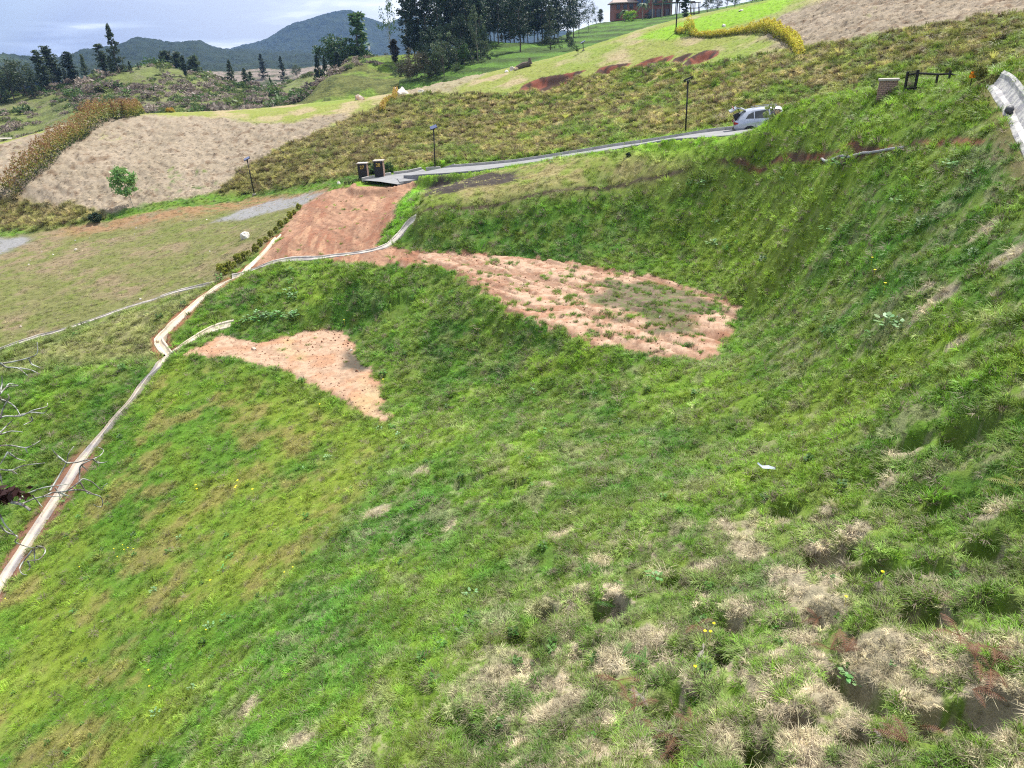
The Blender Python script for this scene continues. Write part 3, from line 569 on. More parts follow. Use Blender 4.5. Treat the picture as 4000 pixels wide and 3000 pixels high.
def flat_straw(n, L, w, seed):
    g = np.random.default_rng(seed); V = []; Fc = []
    for i in range(n):
        x, y = g.normal(0, .3, 2); a = g.uniform(0, 2 * math.pi); l = L * g.uniform(.4, 1); z = g.uniform(-.01, .12); dz = g.uniform(-.06, .10)
        dx, dy = math.cos(a) * l, math.sin(a) * l; wx, wy = -math.sin(a) * w / 2, math.cos(a) * w / 2; o = len(V)
        V += [(x - wx, y - wy, z), (x + wx, y + wy, z), (x + dx, y + dy, z + dz)]; Fc.append((o, o + 1, o + 2))
    return np.array(V), np.array(Fc)
def herb(n, h, leaf, seed):
    g = np.random.default_rng(seed); V = []; Fc = []
    for i in range(n):
        a = g.uniform(0, 2 * math.pi); rr = .28 * math.sqrt(g.uniform()); z = h * g.uniform(.3, 1); t = g.uniform(-.5, .5); l = leaf * g.uniform(.6, 1.2)
        c = np.array([rr * math.cos(a), rr * math.sin(a), z]); u = np.array([math.cos(a + t), math.sin(a + t), g.uniform(-.3, .5)]) * l; v = np.array([-math.sin(a + t), math.cos(a + t), g.uniform(-.4, .4)]) * l * .45
        o = len(V); V += [c, c + u * .5 - v, c + u, c + u * .5 + v]; Fc += [(o, o + 1, o + 2), (o, o + 2, o + 3)]
    return np.array(V), np.array(Fc)
M_grass = leaf_mat('grass_blades', attr='tint', inst=True, trans=.38, var=.55, hue=.02, rough=.5)
tuft_col = bpy.data.collections.new('tufts')
tuft_specs = [blades(24, 1.0, .085, .42, .35, .35, 1), blades(22, .85, .08, .50, .5, .5, 2), blades(18, 1.25, .075, .30, .35, .6, 3),   # 0-2 green turf
              blades(26, .62, .075, .55, .8, .4, 4), blades(26, .5, .075, .6, .9, .5, 5),                                                    # 3-4 short turf
              flat_straw(44, .75, .045, 6), blades(30, .75, .045, .4, 1.1, .7, 7),                                                         # 5-6 straw
              blades(44, 1.0, .085, .30, .5, .95, 8), blades(44, .85, .085, .38, .55, 1.0, 9),                                               # 7-8 tussock
              herb(26, .7, .34, 10)]                                                                                                       # 9 small broad leaves
for i, (v, f) in enumerate(tuft_specs):
    o = bpy.data.objects.new('tuft_%s' % 'abcdefghij'[i], np_mesh('tuft', v, f, M_grass)); tuft_col.objects.link(o)
def scatter(name, P, typ, scl, tint, rot, label, coll=tuft_col):
    me = bpy.data.meshes.new(name); me.vertices.add(len(P)); me.vertices.foreach_set('co', np.asarray(P, np.float32).ravel())
    for an, ty, dat, fld in (('typ', 'INT', typ.astype(np.int32), 'value'), ('scl', 'FLOAT_VECTOR', np.asarray(scl, np.float32).ravel(), 'vector'), ('rot', 'FLOAT_VECTOR', rot.astype(np.float32).ravel(), 'vector'), ('tint', 'FLOAT_COLOR', np.c_[np.clip(tint, 0, 1), np.ones(len(P))].astype(np.float32).ravel(), 'color')):
        a = me.attributes.new(an, ty, 'POINT'); a.data.foreach_set(fld, dat)
    ob = link(name, me); tag(ob, label, kind='stuff')
    ng = bpy.data.node_groups.new(name, 'GeometryNodeTree'); ng.interface.new_socket('Geometry', in_out='INPUT', socket_type='NodeSocketGeometry'); ng.interface.new_socket('Geometry', in_out='OUTPUT', socket_type='NodeSocketGeometry')
    n = ng.nodes; L = ng.links; gi = n.new('NodeGroupInput'); go = n.new('NodeGroupOutput'); ip = n.new('GeometryNodeInstanceOnPoints'); ci = n.new('GeometryNodeCollectionInfo')
    ci.inputs['Collection'].default_value = coll; ci.inputs['Separate Children'].default_value = True; ci.inputs['Reset Children'].default_value = True
    def at(nm, ty):
        a = n.new('GeometryNodeInputNamedAttribute'); a.data_type = ty; a.inputs['Name'].default_value = nm; return a
    L.new(gi.outputs[0], ip.inputs['Points']); L.new(ci.outputs[0], ip.inputs['Instance']); ip.inputs['Pick Instance'].default_value = True
    L.new(at('typ', 'INT').outputs[0], ip.inputs['Instance Index']); L.new(at('scl', 'FLOAT_VECTOR').outputs[0], ip.inputs['Scale'])
    e2r = n.new('FunctionNodeEulerToRotation'); L.new(at('rot', 'FLOAT_VECTOR').outputs[0], e2r.inputs[0]); L.new(e2r.outputs[0], ip.inputs['Rotation']); L.new(ip.outputs[0], go.inputs[0])
    md = ob.modifiers.new('scatter', 'NODES'); md.node_group = ng; return ob
def slope_rot(x, y, g, k=.55):
    e = .25; gxx = (ground_z(x + e, y) - ground_z(x - e, y)) / (2 * e); gyy = (ground_z(x, y + e) - ground_z(x, y - e)) / (2 * e)
    n = len(x); return np.stack([np.arctan(np.clip(gyy, -1.2, 1.2)) * k + g.normal(0, .12, n), -np.arctan(np.clip(gxx, -1.2, 1.2)) * k + g.normal(0, .12, n), g.uniform(0, 6.283, n)], -1)
def grow_turf(NP=340000):
    g = np.random.default_rng(11)
    r = np.exp(g.uniform(math.log(3.2), math.log(105), NP)); t = g.uniform(-1, 1, NP) * np.where(r < 24, R(72), R(44)); w_ = (r >= 24) | (g.uniform(0, 1, NP) < 1.25); r, t = r[w_], t[w_]
    x, y = r * np.sin(t), r * np.cos(t)
    # only where the camera could look
    z = ground_z(x, y); px, py = to_px(np.c_[x, y, z]); m = (px > -350) & (px < 4350) & (py > -200) & (py < 3300)
    x, y, z, r = x[m], y[m], z[m], r[m]
    A = surface(x, y); n = len(x); u = g.uniform(0, 1, n)
    gap = fbm(x * 3.1, y * 3.1, 64, 3, .6); keep = u < A['cover'] * (1 - .2 * A['tan']) * np.where(A['soil'] > .5, 1, .08 + .92 * sstep(.34, .44, gap)); x, y, z, r = x[keep], y[keep], z[keep], r[keep]; A = {k: v[keep] for k, v in A.items()}; n = len(x); u = g.uniform(0, 1, n)
    typ = g.integers(0, 3, n); s = (.085 + .0042 * r) * g.uniform(.65, 1.35, n); sz = np.ones(n)
    tall = fbm(x * 2.1, y * 2.1, 60, 4, .6); s *= .45 + 1.15 * tall
    short = np.maximum(A['field'], A['smooth'] * .8); m = u < short; typ[m] = g.integers(3, 5, m.sum()); s[m] *= .72; sz[m & (r > 40)] = .55
    m = (A['dry'] > g.uniform(.1, 1.25, n)); typ[m] = np.where(g.uniform(0, 1, m.sum()) < .85, 5, 6); s[m] *= .95; sz[m] = .32
    m = (A['tan'] > g.uniform(.1, .7, n)); typ[m] = g.integers(5, 7, m.sum()); s[m] = (.10 + .0032 * r[m]) * g.uniform(.6, 1.3, m.sum())
    m = (A['tuss'] > g.uniform(.1, .7, n)); typ[m] = g.integers(7, 9, m.sum()); s[m] = (.12 + .0030 * r[m]) * g.uniform(.55, 1.35, m.sum())
    m = (A['grow'] > .3) & (A['soil'] > .5); typ[m] = 0; s[m] = g.uniform(.08, .24, m.sum()); 
    m = (g.uniform(0, 1, n) < .004 * (fbm(x * .9, y * .9, 61, 3) > .5)) & (r < 48) & (A['tan'] < .3) & (A['tuss'] < .3); typ[m] = 9; s[m] *= 1.25
    s = np.where((r > 55) & (A['tuss'] < .3), np.minimum(s, .24), s)
    tint = A['grass'] * 1.0
    tint = tint * (g.uniform(.45, 1.6, n) * (.35 + 1.35 * fbm(x * 2.6, y * 2.6, 62, 4, .65)))[:, None]; yw = (g.uniform(0, 1, n) * sstep(.35, .7, fbm(x * .7, y * .7, 63, 4)) * (1 - .5 * A['rough']))[:, None]; tint = tint * (1 - .5 * yw) + .5 * yw * C(.26, .30, .035) * (typ < 5)[:, None] + .5 * yw * tint * (typ >= 5)[:, None]
    gr_ = (typ < 5)[:, None] & (g.uniform(0, 1, n) < .10 + .15 * A['rough'] - .05 * A['smooth'])[:, None]
    tint = np.where(gr_, STRAW * g.uniform(.6, 1.1, (n, 1)), tint)
    m = (typ == 5) | (typ == 6); tint[m] = tint[m] * 1.15
    m = typ == 9; tint[m] = C(.075, .17, .03) * g.uniform(.8, 1.5, (m.sum(), 1))
    m = (typ >= 7) & (typ < 9) & (g.uniform(0, 1, n) < .16); tint[m] = C(.22, .16, .09) * g.uniform(.6, 1.2, (m.sum(), 1))
    rot = slope_rot(x, y, g); scl = np.c_[s, s, s * sz * g.uniform(.7, 1.2, n)]
    Pp = np.c_[x, y, z - .01]
    a = (typ == 5) | (typ == 6); b = (typ == 7) | (typ == 8); c = ~(a | b)
    scatter('green_grass', Pp[c], typ[c], scl[c], tint[c], rot[c], 'green meadow grass growing over the slopes and banks')
    scatter('dry_grass', Pp[a], typ[a], scl[a], tint[a], rot[a], 'dead straw coloured grass lying in patches on the slopes')
    scatter('tussock_grass', Pp[b], typ[b], scl[b], tint[b], rot[b], 'dark olive tussock grass on the slope above the road')
    print('TURF', n)
grow_turf()
# ------------------------------------------------------------------ hills beyond
from mathutils.bvhtree import BVHTree
BV = []
def loft(name, rows, nx=160, sub=14, noise=(1.0, .05), colf=None, mat=None, back=None, seed=0, canopy=0.0, cf=.12):
    xs0 = min(p[0] for p in rows[0]); xs1 = max(p[0] for p in rows[0]); xs = np.linspace(xs0, xs1, nx); G3 = []
    for rw in rows:
        a = np.array(rw, float); yy = np.interp(xs, a[:, 0], a[:, 1]); dd = np.interp(xs, a[:, 0], a[:, 2])
        k = max(1, nx // 50); ker = np.hanning(2 * k + 3)[1:-1]; ker /= ker.sum(); pad = lambda q: np.convolve(np.pad(q, k, mode='edge'), ker, 'valid')[:nx] if not canopy else q
        G3.append(P3(xs, pad(yy), pad(dd)))
    last = G3[-1]; h = last[:, :2] / np.linalg.norm(last[:, :2], axis=1, keepdims=True); D = np.linalg.norm(last[:, :2], axis=1)
    b1 = last.copy(); b1[:, :2] += h * (D * .08)[:, None]; b1[:, 2] -= D * .03; b2 = last.copy(); b2[:, :2] += h * (D * .22)[:, None]; b2[:, 2] -= D * .12
    first = G3[0].copy(); h = first[:, :2] / np.linalg.norm(first[:, :2], axis=1, keepdims=True); first[:, :2] -= h * 14; first[:, 2] -= 6
    G3 = [first] + G3 + [b1, b2]; R3 = []
    for i in range(len(G3) - 1):
        a = G3[max(i - 1, 0)]; b = G3[i]; c = G3[i + 1]; d = G3[min(i + 2, len(G3) - 1)]
        for k in range(sub):
            t = k / sub; R3.append(.5 * ((2 * b) + (c - a) * t + (2 * a - 5 * b + 4 * c - d) * t * t + (3 * b - a - 3 * c + d) * t ** 3))
    R3.append(G3[-1]); V = np.array(R3); ny = len(V); x, y = V[..., 0], V[..., 1]
    V[..., 2] += (fbm(x * noise[1], y * noise[1], 70 + seed, 5, .55) - .5) * 2 * noise[0]
    if canopy: V[..., 2] += np.abs(fbm(x * cf, y * cf, 80 + seed, 3, .6) - .5) * -4 * canopy + canopy
    idx = np.arange(ny * nx).reshape(ny, nx); F = np.stack([idx[:-1, :-1], idx[:-1, 1:], idx[1:, 1:], idx[1:, :-1]], -1).reshape(-1, 4); V = V.reshape(-1, 3)
    o = link(name, np_mesh(name, V, F, mat, True, colf(V[:, 0], V[:, 1], V[:, 2]))); tag(o, kind='structure')
    BV.append(BVHTree.FromPolygons([tuple(v) for v in V], [tuple(f) for f in F])); return o
M_hill = attr_mat('hill_turf', fine=2.2, coarse=.5, var=.45, bump=1.0, bdist=.4)
M_forest = attr_mat('forest_canopy', fine=.35, coarse=.11, var=.40, bump=1.0, bdist=3.0)
def c_scrub(x, y, z):
    a = fbm(x * .06, y * .06, 90, 4); b = fbm(x * .35, y * .35, 91, 4, .6); h = sstep(-14, -3, z + 6 * a)
    g = lerp(lerp(np.broadcast_to(C(.11, .14, .045), x.shape + (3,)), C(.12, .135, .04), sstep(.4, .6, a)), C(.21, .17, .14), sstep(.5, .62, b) * .8)
    g = lerp(g, C(.035, .05, .022), sstep(.60, .72, fbm(x * .22, y * .22, 92, 4, .6)) * .9)
    return lerp(g, lerp(np.broadcast_to(C(.13, .155, .045), x.shape + (3,)), C(.10, .12, .04), b), h * .7)
def c_knoll(x, y, z):
    a = fbm(x * .1, y * .1, 93, 4); b = fbm(x * .6, y * .6, 94, 4, .6)
    return lerp(lerp(np.broadcast_to(C(.105, .115, .034), x.shape + (3,)), C(.13, .20, .03), sstep(.5, .62, a)), C(.055, .07, .022), sstep(.52, .68, b) * .8)
def c_terr(x, y, z):
    t = .5 + .5 * np.sin(z * 5.2 + 5 * fbm(x * .12, y * .12, 95, 3)); a = fbm(x * .08, y * .08, 96, 4)
    return lerp(lerp(np.broadcast_to(C(.075, .15, .022), x.shape + (3,)), C(.045, .075, .018), sstep(.35, .8, t * .7 + .5 * fbm(x * .5, y * .5, 97, 3))), C(.10, .19, .025), sstep(.5, .7, a) * .5)
def c_mtn(x, y, z):
    a = fbm(x * .004, y * .004, 98, 5); b = fbm(x * .03, y * .03, 99, 4, .6)
    g = lerp(np.broadcast_to(C(.012, .022, .013), x.shape + (3,)), C(.024, .038, .018), b)
    return lerp(g, C(.06, .085, .035), sstep(.64, .70, a) * .7)
loft('scrub_hill', [
 [(-700,760,140),(0,640,140),(300,520,138),(600,480,138),(900,460,138),(1250,430,138),(1450,410,138)],
 [(-700,640,158),(0,565,160),(300,470,158),(600,430,156),(900,420,156),(1250,395,156),(1450,385,156)],
 [(-700,480,185),(0,460,182),(150,440,182),(300,400,180),(600,350,178),(900,372,178),(1100,370,176),(1250,360,170),(1450,340,168)],
 [(-700,380,215),(0,372,210),(200,345,208),(300,325,205),(380,294,203),(450,276,202),(560,258,204),(640,262,204),(720,281,205),(830,304,208),(913,334,212),(1051,362,214),(1079,345,214),(1134,322,216),(1200,288,216),(1300,275,216),(1450,262,214)]],
 nx=300, sub=26, noise=(1.1, .10), colf=c_scrub, mat=M_hill, seed=1)
loft('far_slope', [[(700,400,255),(950,385,255),(1100,375,255),(1300,350,255)], [(700,350,285),(950,330,290),(1100,325,290),(1300,300,290)], [(700,270,340),(930,282,340),(1000,277,340),(1100,270,340),(1160,271,340),(1300,250,340)]],
 nx=120, sub=20, noise=(1.2, .08), colf=lambda x, y, z: lerp(np.broadcast_to(C(.20, .165, .145), x.shape + (3,)), C(.06, .07, .04), sstep(.48, .66, fbm(x * .25, y * .25, 89, 4, .6))), mat=M_hill, seed=2)
loft('grassy_knoll', [
 [(1060,470,125),(1300,440,124),(1450,420,124),(1600,400,124),(1760,370,124)],
 [(1060,440,134),(1180,405,134),(1205,388,134),(1300,340,132),(1450,330,132),(1600,310,134),(1760,300,135)],
 [(1060,430,142),(1205,380,142),(1250,322,141),(1290,300,140),(1400,282,142),(1520,285,144),(1620,275,146),(1760,270,146)],
 [(1060,425,148),(1205,378,148),(1300,298,148),(1372,254,148),(1450,252,148),(1520,253,148),(1620,245,152),(1760,240,152)],
 [(1060,425,156),(1205,376,158),(1300,296,158),(1372,232,160),(1450,222,162),(1540,216,164),(1620,215,164),(1760,225,164)]],
 nx=150, sub=16, noise=(.5, .22), colf=c_knoll, mat=M_hill, seed=3)
loft('house_hill', [
 [(1560,440,120),(1800,370,119),(2000,300,118),(2200,250,117),(2400,190,117),(2600,130,117),(2800,85,117),(3000,50,117),(3300,10,117)],
 [(1560,330,130),(1800,270,130),(2000,232,132),(2200,200,140),(2290,185,142),(2450,158,144),(2600,110,146),(2800,62,146),(3000,20,146),(3300,-25,146)],
 [(1560,290,145),(1800,225,145),(2000,205,150),(2200,170,175),(2290,145,185),(2450,120,190),(2600,92,190),(2800,48,185),(3000,10,180),(3300,-40,175)],
 [(1560,225,165),(1800,190,165),(1900,165,165),(2000,170,168),(2090,172,172),(2180,150,205),(2290,108,240),(2330,92,245),(2400,86,248),(2600,66,248),(2800,40,240),(3000,0,225),(3300,-60,210)]],
 nx=220, sub=20, noise=(.35, .15), colf=c_terr, mat=M_hill, seed=4)
loft('far_mountain', [
 [(-1600,430,520),(0,340,520),(500,330,520),(1000,320,520),(1500,300,520),(2400,260,520)],
 [(-1600,380,800),(0,300,800),(500,285,820),(900,280,850),(1500,270,900),(2400,240,900)],
 [(-1600,320,1200),(-400,260,1200),(0,222,1200),(80,228,1200),(200,240,1200),(270,230,1200),(330,210,1180),(380,203,1180),(440,206,1180),(510,183,1180),(545,168,1180),(600,174,1180),(680,181,1180),(740,175,1200),(785,170,1200),(830,196,1220),(900,206,1250),(1000,215,1300),(1300,235,1350),(2400,240,1350)]],
 nx=520, sub=60, noise=(9, .012), colf=c_mtn, mat=M_forest, seed=5, canopy=6.0, cf=.07)
loft('high_mountain', [
 [(300,300,1400),(900,290,1400),(1500,280,1400),(2400,250,1400),(3000,240,1400)],
 [(300,280,1650),(900,240,1650),(1200,215,1650),(1500,220,1650),(2400,200,1650),(3000,190,1650)],
 [(300,260,1900),(700,235,1900),(905,206,1900),(950,191,1900),(1000,178,1900),(1050,156,1900),(1100,131,1900),(1150,110,1900),(1200,100,1900),(1250,82,1900),(1300,68,1900),(1345,59,1900),(1372,57,1900),(1400,66,1900),(1430,80,1900),(1480,99,1900),(1512,110,1900),(1545,92,1900),(1580,82,1900),(1640,78,1900),(1750,88,1900),(1900,105,1900),(2100,118,1900),(2400,150,1900),(3000,180,1900)]],
 nx=520, sub=60, noise=(12, .008), colf=c_mtn, mat=M_forest, seed=6, canopy=7.0, cf=.055)
vf = MB(); vf.add([(-9000, -400, -62), (9000, -400, -62), (9000, 14000, -62), (-9000, 14000, -62)], [(0, 1, 2, 3)])
o = vf.build('valley_floor', simple('valley_green', (.05, .08, .03), .95, var=.5, scale=.01)); tag(o, kind='structure')
def drop(x, y):
    best = None
    for b in BV:
        h = b.ray_cast(Vector((x, y, 400)), Vector((0, 0, -1)))
        if h[0] is not None and (best is None or h[0].z > best): best = h[0].z
    if math.hypot(x, y) < 118:
        g = float(ground_z(np.array([x]), np.array([y]))[0]); best = g if best is None else max(best, g)
    return best
# ------------------------------------------------------------------ trees
M_bark = simple('bark', (.11, .085, .065), .9, var=.35, scale=8, bump=.4); M_pale = simple('pale_bark', (.30, .27, .22), .85, var=.3, scale=8)
M_leafdark = leaf_mat('dark_foliage', (.032, .056, .028), var=.55, trans=.25); M_leafgrey = leaf_mat('grey_green_foliage', (.075, .105, .052), var=.55, trans=.3)
M_leafmid = leaf_mat('mid_foliage', (.07, .13, .038), var=.5, trans=.3); M_leafbrown = leaf_mat('brown_green_foliage', (.085, .080, .048), var=.5, trans=.25)
M_lime = leaf_mat('lime_foliage', (.20, .33, .02), var=.3, trans=.45)
def leafcards(cent, size, g, flat=.0):
    n = len(cent); a = g.normal(0, 1, (n, 3)); a[:, 2] *= (1 - flat); a /= np.linalg.norm(a, axis=1, keepdims=True); b = np.cross(a, g.normal(0, 1, (n, 3))); b /= np.linalg.norm(b, axis=1, keepdims=True)
    s = size * g.uniform(.6, 1.3, (n, 1)); V = np.stack([cent - a * s, cent + b * s * .45, cent + a * s, cent - b * s * .45], 1).reshape(-1, 3)
    return V, np.arange(n * 4).reshape(n, 4)
def crown_pts(kind, seed):
    g = np.random.default_rng(seed); P_ = []; br = []
    if kind in ('cone', 'pine', 'thin'):
        nb, t0, Rm = {'cone': (85, .06, .20), 'pine': (120, .20, .17), 'thin': (95, .16, .085)}[kind]
        for i in range(nb):
            t = t0 + (1 - t0) * g.uniform(0, 1) ** .95; prof = {'cone': (1 - t) ** .75 + .05, 'pine': math.sin(min(1, (t - t0) / (1 - t0) * 1.15 + .12) * math.pi) ** .6 + .12, 'thin': .55 + .6 * math.sin((t - t0) / (1 - t0) * math.pi)}[kind]
            L = Rm * prof * g.uniform(.45, 1.25); az = g.uniform(0, 6.283); up = g.uniform(-.15, .45) if kind != 'thin' else g.uniform(-.5, .3)
            e = np.array([math.cos(az) * L, math.sin(az) * L, t + up * L]); br.append(((0, 0, t - .02), e))
            m = int(10 + 16 * L / Rm)
            for q in g.uniform(.25, 1, m):
                P_.append(np.array([e[0] * q, e[1] * q, t - .02 + (e[2] - t + .02) * q]) + g.normal(0, .014 if kind != 'pine' else .017, 3))
            if kind == 'cone': P_ += [e + g.normal(0, .012, 3) - [0, 0, abs(g.normal(0, .02))] for _ in range(8)]
    elif kind in ('round', 'bush', 'open'):
        nc, zc, rx, rz, m = {'round': (34, .62, .30, .36, 46), 'bush': (30, .48, .50, .46, 46), 'open': (24, .66, .30, .34, 26)}[kind]
        for i in range(nc):
            d = g.normal(0, 1, 3); d /= np.linalg.norm(d); k = g.uniform(.35, 1) ** .6; c = np.array([d[0] * rx * k, d[1] * rx * k, zc + d[2] * rz * k]); br.append(((0, 0, max(.1, c[2] * .5)), c))
            sr = .085 if kind != 'open' else .06
            if kind == 'bush': sr = .11
            P_ += list(c + g.normal(0, sr * .55, (m, 3)) * [1, 1, .75])
    P_ = np.array(P_); P_ = P_[P_[:, 2] > .01]; return P_, br
_tm = {}
def tree_mesh(kind, seed, lmat, bmat, lsize, trunk_r, bare=0.0):
    k = (kind, seed, lmat.name, lsize)
    if k in _tm: return _tm[k]
    P_, br = crown_pts(kind, seed); g = np.random.default_rng(seed + 500); V, F = leafcards(P_, lsize, g)
    cm = np_mesh('crown', V, F, lmat)
    b = MB(); wob = [(g.normal(0, .006), g.normal(0, .006)) for _ in range(7)]; H = {'round': .8, 'bush': .5, 'open': .85}.get(kind, .98)
    b.tube([(wob[i][0] * (i > 0), wob[i][1] * (i > 0), H * i / 6 - .03 * (i == 0)) for i in range(7)], [trunk_r * (1 - .8 * i / 6) for i in range(7)], 7)
    for (s, e) in br[::(2 if kind != 'pine' else 3)]: b.tube([s, ((s[0] + e[0]) / 2, (s[1] + e[1]) / 2, (s[2] + e[2]) / 2 + .01), tuple(e)], [trunk_r * .28, trunk_r * .18, trunk_r * .06], 3, False)
    me = bpy.data.meshes.new('trunk'); me.from_pydata(b.v, [], b.f); me.materials.append(bmat); _tm[k] = (cm, me); return _tm[k]
def plant_tree(kind, px, d, top_y, label, name='tree', cat='tree', seed=0, lmat=None, bmat=None, lsize=.02, tr=.012, group=None, wide=1.0, lean=0.0, base=None):
    p = P3(px, 500, d); p = p / np.linalg.norm(p[:2]) * d; x, y = p[0], p[1]
    # walk sideways so that the trunk foot is seen under the wanted column of the picture
    for _ in range(6):
        z = drop(x, y) if base is None else base
        if z is None: z = -10
        q = to_px(np.array([x, y, z]))[0]; x += (px - q) * d / F_PX
    z = drop(x, y) if base is None else base
    z = -10 if z is None else z
    zs = np.linspace(z + .3, z + 70, 900); yy = to_px(np.c_[np.full(900, x), np.full(900, y), zs])[1]; H = float(zs[np.argmin(np.abs(yy - top_y))] - z)
    cm, tm = tree_mesh(kind, seed, lmat or M_leafdark, bmat or M_bark, lsize, tr)
    r_ = empty(name, (x, y, z - .15), random.uniform(0, 6.28), label, cat, group); r_.scale = (H * wide, H * wide, H)
    if lean: r_.rotation_euler = (0, lean, 0)
    link('trunk', tm, r_); link('crown', cm, r_); return r_
# individually seen trees on and behind the scrub hill
T = plant_tree
row = [ # kind, px, distance, top y, seed, material, wide, lean, label
 ('cone',12,196,243,1,'g',1.2,0,'bushy grey green tree at the left edge of the far tree belt'),
 ('round',58,197,222,2,'g',1.15,0,'broad dense grey green tree near the left edge behind the reddish hedge'),
 ('round',104,199,226,3,'g',1.1,0,'broad grey green tree left of the two leaning tall trees'),
 ('cone',140,196,296,4,'g',1.3,0,'low bushy tree at the foot of the leaning pair'),
 ('thin',196,201,188,5,'g',1.6,-.10,'left tall thin tree of the leaning pair on the scrub hill'),
 ('thin',238,203,171,6,'g',1.8,-.16,'right tall thin tree of the leaning pair, crown leaning left'),
 ('round',30,203,262,40,'g',1.2,0,'low round tree filling the left edge of the far belt'),('cone',80,205,250,41,'g',1.2,0,'pointed tree between the two broad left trees'),('round',128,206,268,42,'d',1.1,0,'dark low round tree right of the broad trees'),('round',216,206,272,43,'g',1.2,0,'low round tree between the leaning pair'),('cone',262,206,262,44,'g',1.3,0,'pointed filler tree right of the leaning pair'),('round',372,206,268,45,'g',1.2,0,'low round tree between the pointed tree and the tallest conifer'),('round',490,205,262,46,'d',1.1,0,'dark low round tree right under the tallest conifer'),
 ('cone',170,204,262,14,'g',1.1,0,'small pointed tree behind the leaning pair'),
 ('thin',290,203,200,7,'d',2.3,0,'dark tall columnar tree between the leaning pair and the pointed tree'),
 ('cone',342,203,207,8,'g',.95,0,'pointed grey green tree left of the tallest conifer, bare gap beside it'),
 ('cone',312,201,285,9,'g',1.5,0,'low bushy tree in front of the dark columnar tree'),
 ('thin',415,204,168,10,'g',2.2,-.05,'open topped tree just left of the tallest conifer'),
 ('cone',466,200,93,11,'g',.95,0,'tallest conifer on the scrub hill, ragged pointed crown against the sky'),
 ('cone',440,201,215,12,'d',1.2,0,'dark bushy conifer tucked under the tallest conifer'),
 ('cone',510,202,235,13,'d',1.2,0,'dark small conifer at the right foot of the tallest conifer'),
 ('cone',542,203,244,15,'d',.8,0,'small dark pointed conifer right of the tallest conifer'),
 ('round',566,203,258,16,'m',.8,0,'tiny round green sapling on the hill crest'),
 ('round',622,232,208,17,'m',1.2,0,'round mid green tree behind the crest of the scrub hill'),
 ('cone',702,234,196,18,'g',1.4,0,'broad pointed tree behind the crest, left of three'),
 ('cone',748,236,204,19,'g',1.5,0,'broad pointed tree behind the crest, middle of three'),
 ('cone',812,238,219,20,'g',1.5,0,'broad pointed tree behind the crest, right of three'),
 ('thin',727,196,214,21,'d',1.5,0,'dark narrow tree standing alone on the right slope of the scrub hill'),
 ('open',635,193,250,22,'g',1.4,0,'small open tree left of the dark narrow tree'),
 ('cone',908,207,232,23,'g',1.2,0,'grey pointed tree in the saddle right of the scrub hill'),
 ('cone',965,216,264,24,'g',1.6,0,'low bushy tree at the bottom of the saddle'),
 ('cone',992,222,278,25,'g',1.4,0,'lowest bushy tree right of the saddle tree'),
 ('cone',1032,300,206,26,'d',1.0,0,'pointed tree on the mauve slope in the distance'),
 ('cone',1108,300,218,27,'d',1.0,0,'second pointed tree on the mauve slope in the distance, right of the first'),
 ('round',1162,300,250,28,'g',1.2,0,'small round tree at the right end of the mauve slope'),
 ('cone',1062,214,300,29,'m',1.3,0,'small green tree in the gully left of the bright scrub'),
 ('cone',1255,170,204,30,'d',.75,0,'slim dark tree left of the tree clump on the knoll'),
 ('cone',1283,168,216,31,'d',.75,0,'short slim dark tree beside the clump on the knoll'),
 ('round',1315,178,130,32,'m',1.15,0,'rounded green tree of the clump on the knoll, left and tall'),
 ('round',1352,178,118,33,'m',1.05,0,'rounded green tree of the clump on the knoll, tallest'),
 ('round',1375,176,160,34,'m',1.1,0,'rounded green tree of the clump on the knoll, right and low'),
 ('cone',1330,168,196,35,'d',1.5,0,'dark low tree under the clump on the knoll'),
 ('thin',1412,176,44,36,'m',1.7,.03,'tall narrow tree with a sparse top standing before the high mountain'),
 ('cone',1424,168,166,37,'m',1.0,0,'green cone shaped bush at the foot of the tall narrow tree'),
]
MM = {'g': M_leafgrey, 'd': M_leafdark, 'm': M_leafmid, 'b': M_leafbrown}
for kd, px, d, ty, sd_, mk, wd, ln, lb in row:
    plant_tree(kd, px, d, ty, lb, {'cone': 'conifer_tree', 'thin': 'narrow_tree', 'round': 'round_tree', 'open': 'young_tree'}[kd], seed=sd_ % 9 + (0 if kd != 'cone' else 20), lmat=MM[mk], lsize=.026 if kd in ('cone', 'round') else .022, tr=.014, wide=wd, lean=ln, group='trees on the hills left of the grove')
_o = 'first second third fourth fifth sixth seventh eighth ninth tenth eleventh twelfth thirteenth fourteenth fifteenth sixteenth seventeenth eighteenth nineteenth twentieth'.split()
ORD = _o + ['twenty ' + q for q in _o[:9]] + ['thirtieth'] + ['thirty ' + q for q in _o[:9]] + ['fortieth'] + ['forty ' + q for q in _o[:9]] + ['fiftieth']
